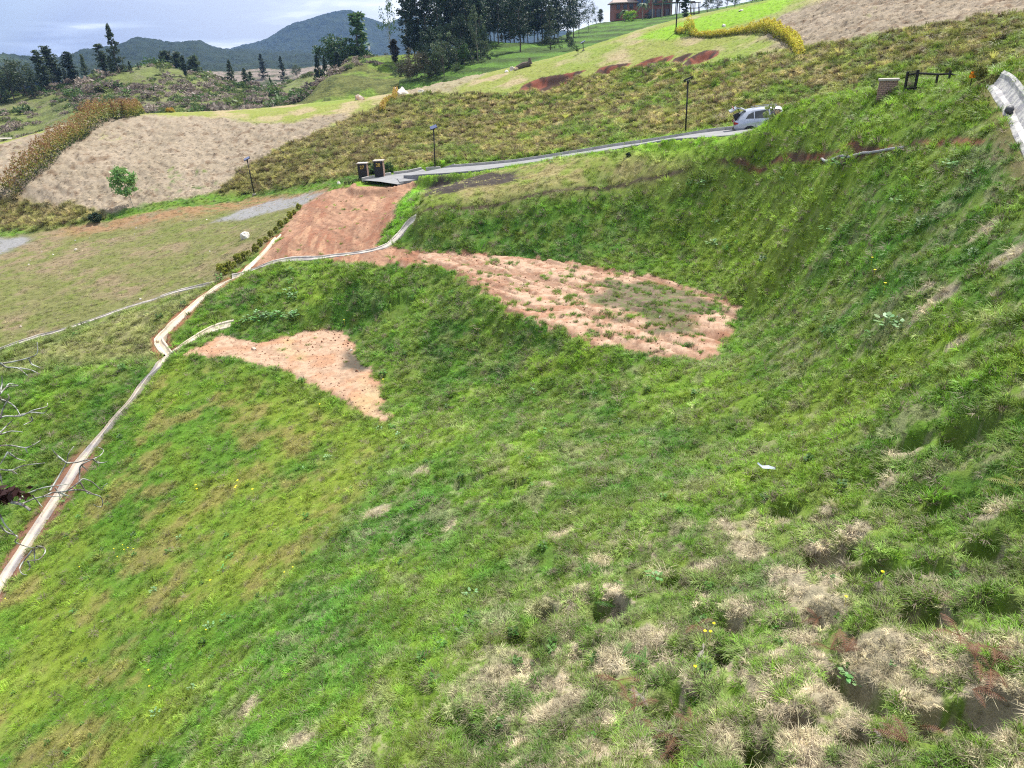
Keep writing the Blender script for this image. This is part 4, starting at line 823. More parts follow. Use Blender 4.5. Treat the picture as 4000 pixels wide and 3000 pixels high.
# the grove above the yellow hedge
gr_t = [ # kind, px, distance, top y, seed, mat, bark, wide
 ('open',1532,152,-5,'m','p',.62),('thin',1600,150,-60,'d','b',1.1),('thin',1622,155,-90,'d','b',1.2),('thin',1648,150,-80,'d','b',1.1),('thin',1672,148,-120,'d','b',1.0),('thin',1694,152,-95,'d','b',1.3),
 ('thin',1722,146,-130,'d','b',1.1),('thin',1752,150,-110,'d','b',1.3),('pine',1776,147,-130,'d','b',.8),('thin',1800,152,-90,'d','b',1.4),('pine',1826,148,-140,'d','b',1.0),('pine',1856,153,-120,'d','b',1.1),('thin',1878,146,-60,'d','b',1.5),
 ('pine',1902,162,-90,'d','b',1.0),('pine',1930,168,-110,'d','b',.95),('pine',1962,168,-100,'d','b',1.0),('pine',1994,166,-115,'d','b',1.0),('pine',2032,152,-130,'d','b',1.15),('pine',2062,170,-90,'d','b',1.0),('pine',2086,172,-100,'d','b',1.0),
 ('pine',2118,172,-110,'d','b',1.1),('cone',2150,150,10,'g','b',1.35),('pine',2180,178,-70,'d','b',1.2),('pine',2215,182,-60,'d','b',1.3),('round',2262,190,-25,'d','b',1.0),('round',2298,205,-10,'g','b',.8),('round',2328,215,20,'g','b',.7)]
gr_t += [('pine',1812,158,-70,'d','b',1.3),('pine',1845,162,-60,'d','b',1.3),('pine',1872,164,-80,'d','b',1.2),('cone',1862,150,60,'d','b',1.3),('cone',1830,150,95,'d','b',1.3),('cone',1795,149,120,'d','b',1.3),('pine',1760,160,-60,'d','b',1.2),('cone',1900,156,70,'d','b',1.1),('pine',1918,166,-60,'d','b',1.3),('pine',1975,174,-50,'d','b',1.4),('pine',2010,172,-90,'d','b',1.3),('pine',2048,174,-80,'d','b',1.4),('pine',2102,178,-60,'d','b',1.4),('pine',2135,176,-90,'d','b',1.4),('pine',2165,180,-40,'d','b',1.4),('cone',2135,170,60,'d','b',1.2),('pine',2240,190,-50,'d','b',1.4),('pine',1948,160,-130,'d','b',1.2)]
gr_t.sort(key=lambda q: q[1])
for i, (kd, px, d, ty, mk, bk_, wd) in enumerate(gr_t):
    nm = {'open': 'broadleaf_tree', 'thin': 'slender_tree', 'pine': 'pine_tree', 'cone': 'bushy_pine_tree', 'round': 'round_tree'}[kd]
    lb = {'open': 'pale stemmed large leaved tree standing alone at the left edge of the grove', 'thin': 'tall slender dark tree, ' + ORD[i] + ' from the left in the tall grove', 'pine': 'tall dark pine, ' + ORD[i] + ' from the left in the tall grove', 'cone': 'bushy dark tree with foliage to the ground, ' + ORD[i] + ' from the left in the grove', 'round': 'round crowned tree, ' + ORD[i] + ' from the left, right end of the grove'}[kd]
    plant_tree(kd, px, d, ty, lb, nm, seed=(i * 7) % 5 + 40, lmat=MM[mk], bmat=M_pale if bk_ == 'p' else M_bark, lsize=.017 if kd != 'open' else .022, tr=.009, wide=wd, group='trees of the tall grove')
und = [('bush',1690,131,150,'d',.8),('bush',1725,132,140,'d',.8),('bush',1750,133,170,'d',.9),('bush',1785,134,130,'d',.8),('bush',1815,134,180,'d',1.0),('bush',1840,135,150,'d',.8),('bush',1870,136,190,'d',1.0),('bush',1905,139,170,'d',.9),('bush',1940,143,205,'d',1.0),('round',1665,140,120,'d',.8),('round',1712,140,90,'d',.8),('round',1765,140,70,'d',.8),('round',1805,141,60,'d',.8),('round',1850,141,80,'d',.8),('round',1890,143,90,'d',.7),('bush',2230,155,150,'d',1.0),('bush',2265,168,160,'g',1.0),('bush',1590,132,215,'b',.9),('bush',1628,130,170,'b',.85),('bush',1560,138,235,'g',.9),('bush',1660,130,190,'b',.8),('open',1735,128,110,'g',.9),('bush',1700,129,215,'g',.9),('round',1815,132,160,'m',.8),('bush',1780,130,235,'g',1.0),('open',1868,134,20,'g',.5),('round',1895,134,150,'g',.75),('bush',1845,132,225,'g',.9),('bush',1925,150,200,'d',.9),('bush',2190,150,165,'g',.8),('round',2225,140,115,'g',.7),('bush',2240,142,150,'g',.7),('bush',1470,165,205,'m',1.3),('bush',1510,164,200,'b',1.3),('bush',1400,163,222,'b',1.3),('bush',1440,164,212,'g',1.4),('bush',1545,158,205,'d',1.2),('bush',1380,164,215,'d',.8),('thin',1545,150,150,'b',2.0)]
und.sort(key=lambda q: q[1])
for i, (kd, px, d, ty, mk, wd) in enumerate(und):
    onk = px < 1560 and d > 155
    plant_tree(kd, px, d, ty, {'b': 'brownish ', 'g': 'grey green ', 'm': 'fresh green ', 'd': 'very dark '}[mk] + ('leafy shrub on the knoll bank top, ' if onk else 'understorey shrub at the foot of the grove, ') + ORD[i] + ' from the left', 'leafy_shrub' if kd != 'open' else 'understorey_tree', 'shrub', seed=i % 5 + 60, lmat=MM[mk], bmat=M_pale if i % 3 == 0 else M_bark, lsize=.034, tr=.012, wide=wd, group='shrubs of the knoll' if onk else 'understorey of the grove')
right = [('thin',2676,150,-60,'g',1.6,'tall sparse tree right of the brick house with two thin stems'),('round',2762,158,-40,'d',1.0,'dark round tree above the bright green strip'),('round',2800,175,-30,'d',1.1,'dark round tree second from the dark one above the green strip'),('open',2838,170,-60,'g',1.0,'open crowned tree in the row on the hill top right of the house'),('round',2868,172,-50,'m',1.1,'green round tree in the row on the hill top'),('bush',2905,165,0,'g',1.3,'grey shrub at the foot of the hill top tree row'),('round',2935,168,-60,'d',1.2,'dark tree near the right end of the hill top row'),('round',2975,165,-70,'d',1.1,'darkest tree at the right end of the hill top row'),('bush',2990,160,-5,'m',1.2,'green shrub at the right end of the hill top row'),('thin',2345,245,33,'g',2.2,'thin two stemmed tree standing alone left of the brick house')]
for i, (kd, px, d, ty, mk, wd, lb) in enumerate(right):
    plant_tree(kd, px, d, ty, lb, 'hilltop_tree' if kd != 'bush' else 'hilltop_shrub', 'tree' if kd != 'bush' else 'shrub', seed=i % 5 + 70, lmat=MM[mk], lsize=.022, tr=.014, wide=wd, group='trees on the hill top by the house')
# loose shrubs over the scrub hill and knoll: too many to count
def grow_scrub(n=5200):
    g = np.random.default_rng(31); P_ = []; 
    for _ in range(n):
        px = g.uniform(-250, 1560); d = g.uniform(140, 214) if px < 1220 else g.uniform(146, 214); p = P3(px, 400, d); x, y = p[0], p[1]; c = fbm(np.array([x * .05]), np.array([y * .05]), 33, 3)[0]
        if c < g.uniform(.36, .62): continue
        z = drop(x, y)
        if z is not None: P_.append((x, y, z))
    P_ = np.array(P_); n = len(P_); s = g.uniform(.4, 1.1, n) * (1 + (g.uniform(0, 1, n) < .08) * 1.3)
    tint = np.array([[(.08, .13, .04), (.26, .215, .18), (.13, .17, .05), (.21, .17, .14)][k] for k in g.integers(0, 4, n)]) * g.uniform(.7, 1.3, (n, 1))
    sh = bpy.data.collections.new('scrub')
    for i in range(3):
        gg = np.random.default_rng(i); q = gg.normal(0, 1, (90, 3)); q /= np.linalg.norm(q, axis=1, keepdims=True); q *= gg.uniform(.5, 1, (90, 1)); q[:, 2] = np.abs(q[:, 2]) * .8; V, F = leafcards(q, .22, gg)
        sh.objects.link(bpy.data.objects.new('scrub_%s' % 'abc'[i], np_mesh('scrub', V, F, M_grass)))
    scatter('scrub', P_, g.integers(0, 3, n), np.c_[s, s, s * .8], tint, np.c_[np.zeros(n), np.zeros(n), g.uniform(0, 6, n)], 'low heath and bracken scrub covering the hills behind the meadow', sh)
grow_scrub()
# ------------------------------------------------------------------ haze
hz = MB(); hz.box((0, 900, 110), (5200, 2900, 350)); hzm = bpy.data.materials.new('haze'); hzm.use_nodes = True; nt = hzm.node_tree; nt.nodes.clear()
ho = nt.nodes.new('ShaderNodeOutputMaterial'); pv = nt.nodes.new('ShaderNodeVolumePrincipled'); pv.inputs['Color'].default_value = (.30, .52, 1.0, 1); pv.inputs['Density'].default_value = .00015; pv.inputs['Anisotropy'].default_value = .2
nt.links.new(pv.outputs[0], ho.inputs['Volume']); ho_ = hz.build('haze', hzm); tag(ho_, kind='stuff')
# ------------------------------------------------------------------ road, kerb, drains
M_asph = simple('asphalt', (.20, .20, .205), .85, var=.15, scale=1.5, bump=.15, bscale=60)
M_conc = simple('concrete', (.34, .31, .27), .9, var=.22, scale=3.5, bump=.3, bscale=20)
M_kerb = simple('kerb_concrete', (.36, .35, .33), .85, var=.15, scale=3)
def ribbon(line, half, name, mat, lift=.0, prof=None, cap=0):
    """sheet or trough swept along a 3D line; prof = [(offset, height)...]"""
    t = np.gradient(line[:, :2], axis=0); t /= np.linalg.norm(t, axis=1, keepdims=True); nrm = np.c_[t[:, 1], -t[:, 0]]
    prof = prof or [(-half, 0), (half, 0)]; V = []
    for o_, h_ in prof: V.append(np.c_[line[:, :2] + nrm * o_, line[:, 2] + h_ + lift])
    V = np.array(V); k, n = len(prof), len(line); idx = np.arange(k * n).reshape(k, n)
    F = np.stack([idx[:-1, :-1], idx[:-1, 1:], idx[1:, 1:], idx[1:, :-1]], -1).reshape(-1, 4); return np_mesh(name, V.reshape(-1, 3), F, mat, False)
rc = road_c.copy(); rz = rc[:, 2]; ker = np.ones(9) / 9; rc[:, 2] = np.convolve(np.pad(rz, 4, mode='edge'), ker, 'valid')
tag(link('road', ribbon(rc, ROAD_W / 2, 'road', M_asph, .0, [(-2.1, .03), (-1, .06), (0, .075), (1, .06), (2.1, .03), (2.12, -.3)])), kind='structure')
kl = rc.copy(); t = np.gradient(kl[:, :2], axis=0); t /= np.linalg.norm(t, axis=1, keepdims=True)
side = 1.0 if np.linalg.norm((kl[50, :2] + np.array([t[50, 1], -t[50, 0]]) * 2.2) - kerb_s[50, :2]) < 1.5 else -1.0
kerb_root = empty('kerb', (0, 0, 0)); kerb_root['kind'] = 'structure'
kp = kl.copy(); kp[:, :2] += side * np.c_[t[:, 1], -t[:, 0]] * (ROAD_W / 2 + .1)
sel = np.where((kp[:, 0] > -16) & (kp[:, 0] < 24))[0]; kseg = kp[sel]; kme = None; kn = 0
for i in range(0, len(kseg) - 2, 2):
    a, b = Vector(kseg[i]), Vector(kseg[i + 2]); L_ = (b - a).length
    if kme is None:
        m = MB(); m.box((0, 0, .0), (L_ - .03, .17, .34)); me = m.build('kerb_stone', M_kerb, kerb_root, bevel=.015); kme = me.data; o = me
    else: o = link('kerb_stone', kme, kerb_root)
    d_ = b - a; o.location = (a + b) / 2 + Vector((0, 0, .05)); o.rotation_euler = (0, -math.atan2(d_.z, math.hypot(d_.x, d_.y)), math.atan2(d_.y, d_.x)); kn += 1
# concrete apron beside the numbered pillars
ap = [(1488,706),(1545,683),(1613,672),(1590,681),(1535,694)]
apw = [G(*p) for p in ap]; m = MB(); zc = sum(p.z for p in apw) / 5
m.add([(p.x, p.y, p.z + .09) for p in apw] + [(p.x, p.y, p.z - .2) for p in apw], [(0, 1, 2, 3, 4), (0, 5, 6, 1), (1, 6, 7, 2), (2, 7, 8, 3), (3, 8, 9, 4), (4, 9, 5, 0)])
tag(m.build('concrete_apron', simple('pale_concrete', (.62, .60, .55), .85, var=.12)), kind='structure')
def trough(key, mat, depth, names='drainage_channel'):
    l, w = drain_s[key]; L = l.copy(); L[:, 2] = ground_z(L[:, 0], L[:, 1]); L[:, 2] = np.convolve(np.pad(L[:, 2], 3, mode='edge'), np.ones(7) / 7, 'valid')
    # uneven hand-laid lips
    g = np.random.default_rng(len(key)); n = len(L); t = np.gradient(L[:, :2], axis=0); t /= np.linalg.norm(t, axis=1, keepdims=True); nr = np.c_[t[:, 1], -t[:, 0]]
    jit = np.convolve(g.normal(0, 1, n + 2), [.3, .4, .3], 'valid'); V = []; h = w / 2; sm5 = lambda q: np.convolve(np.pad(q, 2, mode='edge'), np.ones(5) / 5, 'valid'); zl_ = sm5(ground_z(L[:, 0] - nr[:, 0] * (h + .14), L[:, 1] - nr[:, 1] * (h + .14))); zr_ = sm5(ground_z(L[:, 0] + nr[:, 0] * (h + .14), L[:, 1] + nr[:, 1] * (h + .14))); pyv = to_px(L)[1]; nar = np.where(key == 'lower', 1 - .5 * sstep(1430, 1500, pyv) * (1 - sstep(1650, 1850, pyv)), 1.0)
    for o_, z_ in [(-h - .08, -.22), (-h, .04), (-h + .08, .05), (-h * .55, .03 - depth * .5), (0, .02 - depth), (h * .55, .03 - depth * .5), (h - .08, .05), (h, .04), (h + .08, -.22)]:
        f_ = np.clip((o_ + h) / (2 * h), -.1, 1.1); V.append(np.c_[L[:, :2] + nr * (o_ * nar * (1 + .10 * jit))[:, None], zl_ * (1 - f_) + zr_ * f_ + z_ + g.normal(0, .008, n)])
    V = np.array(V); k = len(V); idx = np.arange(k * n).reshape(k, n); F = np.stack([idx[:-1, :-1], idx[:-1, 1:], idx[1:, 1:], idx[1:, :-1]], -1).reshape(-1, 4)
    o = link(names, np_mesh(names, V.reshape(-1, 3), F, mat, False)); tag(o, kind='structure'); return o
def two_tone(name, a, b, s=.9):
    m, nt, bs, o = pmat(name); g = nt.nodes.new('ShaderNodeNewGeometry'); n = nt.nodes.new('ShaderNodeTexNoise'); n.inputs['Scale'].default_value = s; n.inputs['Detail'].default_value = 6; nt.links.new(g.outputs['Position'], n.inputs[0])
    r = nt.nodes.new('ShaderNodeValToRGB'); r.color_ramp.elements[0].position = .42; r.color_ramp.elements[1].position = .58; r.color_ramp.elements[0].color = (*a, 1); r.color_ramp.elements[1].color = (*b, 1); nt.links.new(n.outputs['Fac'], r.inputs[0]); nt.links.new(r.outputs[0], bs.inputs['Base Color']); bs.inputs['Roughness'].default_value = .85
    n2 = nt.nodes.new('ShaderNodeTexNoise'); n2.inputs['Scale'].default_value = 14; nt.links.new(g.outputs['Position'], n2.inputs[0]); bp = nt.nodes.new('ShaderNodeBump'); bp.inputs['Strength'].default_value = .5; bp.inputs['Distance'].default_value = .03; nt.links.new(n2.outputs['Fac'], bp.inputs['Height']); nt.links.new(bp.outputs[0], bs.inputs['Normal']); return m
M_limed = two_tone('limed_concrete', (.30, .29, .30), (.52, .50, .47), 4.)
M_ch = two_tone('channel_concrete', (.27, .25, .25), (.44, .38, .31)); M_ch2 = two_tone('sandy_channel', (.50, .42, .32), (.56, .48, .38)); M_ch3 = two_tone('grey_channel', (.32, .29, .27), (.50, .46, .41), 1.4)
trough('main', M_ch2, .14); trough('lower', M_ch, .14); trough('pad', M_ch2, .09); trough('field', M_ch3, .08); trough('cross', M_ch3, .06); trough('right', M_limed, .16)
m = MB(); pts = smooth_line([tuple(G(*p)) for p in [(3210,622),(3290,611),(3370,600),(3450,590),(3530,578)]], .3); m.tube([(a, b, float(ground_z(np.array([a]), np.array([b]))[0]) + .02) for a, b, c in pts], .055, 8)
tag(m.build('drain_pipe', simple('grey_pipe', (.28, .28, .29), .6), smooth=True), 'grey pipe lying in the long red cut across the upper right slope', 'pipe')
# ------------------------------------------------------------------ numbered gate pillars
M_black = simple('black_board', (.010, .010, .011), .45, var=.1); M_cap = simple('cap_stone', (.42, .38, .34), .85, var=.12); M_gold = simple('gold_numerals', (.55, .38, .08), .45, metal=.3, var=.05)
M_mortar = simple('mortar', (.30, .26, .23), .95, var=.1); M_brick = simple('brick_clay', (.33, .215, .17), .9, var=.25, scale=3, bump=.3)
_brick = {}
def brick_mesh(w, h, dp):
    k = (round(w, 3), round(h, 3), round(dp, 3))
    if k not in _brick:
        o = MB().box((0, 0, 0), (w, dp, h)).build('brick', M_brick, bevel=.006); _brick[k] = o.data; bpy.data.objects.remove(o)
    return _brick[k]
def brick_face(root, w, h, y, z0, rows, n, rotz=0.0, shell=.03):
    """running bond of single bricks on one face of a pillar"""
    bh = h / rows; bw = w / n
    for r_ in range(rows):
        off = (r_ % 2) * bw / 2; x = -w / 2
        xs = [x + i * bw for i in range(n + 1)] if not off else [x] + [x + off + i * bw for i in range(n)] + [x + w]
        for a, b in zip(xs[:-1], xs[1:]):
            if b - a < .02: continue
            o = link('brick', brick_mesh(b - a - .012, bh - .012, shell), root); c = (a + b) / 2; yy = -(y)
            o.location = (c * math.cos(rotz) - yy * math.sin(rotz), c * math.sin(rotz) + yy * math.cos(rotz), z0 + (r_ + .5) * bh); o.rotation_euler = (0, 0, rotz)
def text_mesh(s, size, mat, parent, loc, rot, depth=.012):
    cu = bpy.data.curves.new('numeral', 'FONT'); cu.body = s; cu.size = size; cu.extrude = depth; cu.align_x = 'CENTER'; cu.align_y = 'CENTER'; cu.offset = .004
    t_ = bpy.data.objects.new('numeral', cu); COL.objects.link(t_); dg = bpy.context.evaluated_depsgraph_get(); me = bpy.data.meshes.new_from_object(t_.evaluated_get(dg)); bpy.data.objects.remove(t_)
    me.materials.clear(); me.materials.append(mat); o = link('number', me, parent); o.location = loc; o.rotation_euler = rot; return o
def num_pillar(px, py, hpx, num, label):
    p = G(px, py); H = up_h(p, hpx) * 1.02; W = up_h(p, 33); rz = math.atan2(-p.x, p.y) * .0 + math.atan2(p.y, p.x) - math.pi / 2
    r_ = empty('gate_pillar', p - Vector((0, 0, .1)), rz - R(16), label, 'gate pillar', 'numbered gate pillars by the road')
    D = W * .75; MB().box((0, 0, H / 2), (W * .92, D * .92, H)).build('core', M_mortar, r_)
    MB().box((0, -D * .46 - .03, H / 2 - .01), (W, .06, H - .02)).build('board', M_black, r_, bevel=.006)
    MB().box((0, 0, H + .03), (W * 1.14, D * 1.22, .07)).build('cap', M_cap, r_, bevel=.01)
    for q in (1, -1): brick_face(r_, D * .92, H, W * .46 + .012, 0, 11, 2, q * math.pi / 2)
    tx = text_mesh(num, W * .52, M_gold, r_, (0, -D * .46 - .07, H * .80), (math.pi / 2, 0, 0)); return r_
num_pillar(1424, 703, 62, '27', 'black fronted brick pillar with gold number 27 at the road edge')
num_pillar(1487, 697, 66, '28', 'black fronted brick pillar with gold number 28 beside the road apron')
p = G(3462, 372); H = up_h(p, 44); W = up_h(p, 52); r_ = empty('brick_pillar', p - Vector((0, 0, .25)), math.atan2(p.y, p.x) - math.pi / 2 + R(4), 'low brown brick pillar with pale coping standing on the ridge left of the black gate', 'pillar')
H += .25; MB().box((0, 0, H / 2), (W * .95, W * .6, H)).build('core', M_mortar, r_); MB().box((0, 0, H + .04), (W * 1.16, W * .85, .08)).build('coping', M_cap, r_, bevel=.012)
brick_face(r_, W * .98, H, W * .3 + .014, 0, 11, 4); brick_face(r_, W * .60, H, W * .475 + .014, 0, 11, 3, math.pi / 2); brick_face(r_, W * .60, H, W * .475 + .014, 0, 11, 3, -math.pi / 2)
# ------------------------------------------------------------------ lamp posts
M_post = simple('black_steel', (.018, .016, .015), .5, metal=.4, var=.1); M_panel = simple('solar_glass', (.10, .12, .22), .15, var=.05); M_lens = simple('lamp_glass', (.5, .5, .48), .3, var=.05)
def lamp_post(px, py, tpx, tpy, label, tilt=-.5, yaw=0.0, base=True, tw=4.2, foot=None):
    p = G(px, py) if foot is None else foot; zs = np.linspace(p.z + .5, p.z + 30, 3000); yy = to_px(np.c_[np.full(3000, p.x), np.full(3000, p.y), zs])[1]; H = float(zs[np.argmin(np.abs(yy - tpy))] - p.z)
    r_ = empty('lamp_post', p, yaw + math.atan2(p.y, p.x) - math.pi / 2, label, 'lamp post', 'solar lamp posts along the road')
    q = to_px(np.array([p.x, p.y, p.z + H]))[0]; r_.rotation_euler = (0, math.atan2((tpx - q) * p.length / F_PX, H), r_.rotation_euler[2])
    m = MB(); m.tube([(0, 0, -.3), (0, 0, H - .15)], [.062, .045], 10); m.build('pole', M_post, r_, smooth=True)
    MB().box((0, 0, .06), (.34, .34, .14)).build('footing', M_conc if base else M_post, r_, bevel=.02)
    MB().tube([(0, 0, H - .2), (0, 0, H - .05)], .075, 8).build('bracket', M_post, r_)
    rot = Matrix.Rotation(tilt, 3, 'X') @ Matrix.Rotation(R(-22), 3, 'Y')
    hd = MB().box((0, 0, H + .05), (.62, .42, .06), rot).build('lamp_head', M_post, r_, bevel=.012)
    MB().box(tuple(Vector((0, 0, H + .05)) + rot @ Vector((0, 0, .036))), (.56, .37, .012), rot).build('solar_panel', M_panel, hd)
    MB().box(tuple(Vector((0, 0, H + .05)) + rot @ Vector((0, 0, -.04))), (.34, .20, .02), rot).build('lamp_glass', M_lens, hd)
    return r_
lamp_post(994, 762, 965, 622, 'black lamp post left of the dirt ramp below the tan hill', tilt=.35)
lamp_post(1701, 680, 1693, 500, 'black lamp post with upturned solar panel at the road edge right of the ramp', tilt=.55, yaw=.3)
lamp_post(2677, 528, 2688, 313, 'tallest looking black lamp post behind the kerb left of the silver car', tilt=-.35)
lamp_post(2279, 198, 2277, 166, 'small far lamp post on the skyline left of the terraced green hill', tilt=.3)
p = G(2640, 128); r_ = empty('utility_pole', p, 0, 'tall thin dark pole at the left end of the curved yellow hedge', 'pole'); MB().tube([(0, 0, -.3), (0, 0, up_h(p, 100))], [.09, .07], 8).build('pole', M_post, r_); MB().box((0, 0, up_h(p, 96)), (.3, .12, .3)).build('pole_cap', M_post, r_)
# ------------------------------------------------------------------ steel gate and rail at the ridge
GR = empty('steel_gate', tuple(G(3545, 352)), 0, 'black steel gate leaf with mesh infill standing at the ridge road', 'gate')
def pole_between(m, a, b, r): m.tube([a, b], r, 6)
def ridge_post(px, py, hpx, tilt=0):
    p = G(px, py); return p, p + Vector((0, 0, up_h(p, hpx)))
dG = 1.0
pa, pb = ridge_post(3533, 356, 58); pc, pd = ridge_post(3573, 350, 58)
def loc(v, root): return tuple(Vector(v) - root.location)
MB().tube([loc(pa, GR), loc(pb, GR)], .05, 6).build('post', M_post, GR); MB().tube([loc(pc, GR), loc(pd, GR)], .055, 6).build('post', M_post, GR)
for f_ in (.82, .10): MB().tube([loc(pa.lerp(pb, f_), GR), loc(pc.lerp(pd, f_), GR)], .035, 6).build('rail', M_post, GR)
w = MB(); 
for k in range(1, 14):
    f_ = k / 14; w.tube([loc(pa.lerp(pc, f_), GR), loc(pb.lerp(pd, f_), GR)], .006, 3, False)
for k in range(1, 18):
    f_ = k / 18; w.tube([loc(pa.lerp(pb, f_), GR), loc(pc.lerp(pd, f_), GR)], .006, 3, False)
w.build('wire_mesh', M_post, GR)
FR = empty('rail_fence', tuple(G(3660, 330)), 0, 'black steel rail fence running right from the gate along the ridge', 'fence')
p1_, p1t = ridge_post(3655, 334, 32); p2_, p2t = ridge_post(3705, 318, 22); e_ = pd.lerp(pc, .12)
MB().tube([loc(p1_, FR), loc(p1t, FR)], .045, 6).build('post', M_post, FR); MB().tube([loc(p2_, FR), loc(p2t + Vector((0, 0, .1)), FR)], .045, 6).build('post', M_post, FR)
p3_ = Vector(P3(3755, 301, float(p2_.length) + .6)); MB().tube([loc(pd + Vector((0, 0, -.12)), FR), loc(p1t, FR)], .04, 6).build('rail', M_post, FR); MB().tube([loc(p1t, FR), loc(p2t, FR), loc(p3_, FR)], .04, 6).build('rail', M_post, FR)
M_orange = simple('orange_plastic', (.85, .30, .01), .5, var=.12)
for px, py, h_, lb in [(3585,326,17,'small orange plastic sheet hanging behind the black gate leaf'),(3607,326,21,'larger orange plastic sheet hung under the black rail'),(3801,292,18,'small orange tag on the bushes at the head of the white channel')]:
    p = Vector(P3(px, py, 36.4 if px < 3700 else 30.5)); s = up_h(p, h_); g = np.random.default_rng(px); m = MB(); n = 5
    V = [((i / n - .5) * s, .04 * math.sin(i * 2.1 + j), (j / n - .5) * s * 1.05) for j in range(n + 1) for i in range(n + 1)]
    m.add([(a, b + .012, c) for a, b, c in V], [(j * (n + 1) + i, j * (n + 1) + i + 1, (j + 1) * (n + 1) + i + 1, (j + 1) * (n + 1) + i) for j in range(n) for i in range(n)]); m.add([(a, b - .012, c) for a, b, c in V], [(j * (n + 1) + i, (j + 1) * (n + 1) + i, (j + 1) * (n + 1) + i + 1, j * (n + 1) + i + 1) for j in range(n) for i in range(n)])
    r_ = empty('orange_sheet', p, .1, lb, 'plastic sheet', 'orange warning sheets on the ridge'); m.build('sheet', M_orange, r_); gz0 = float(ground_z(np.array([p.x]), np.array([p.y]))[0]) - p.z
    MB().tube([(0, .02, gz0 - .1), (0, .02, s * .5)], .015, 5).build('stake', M_post, r_)
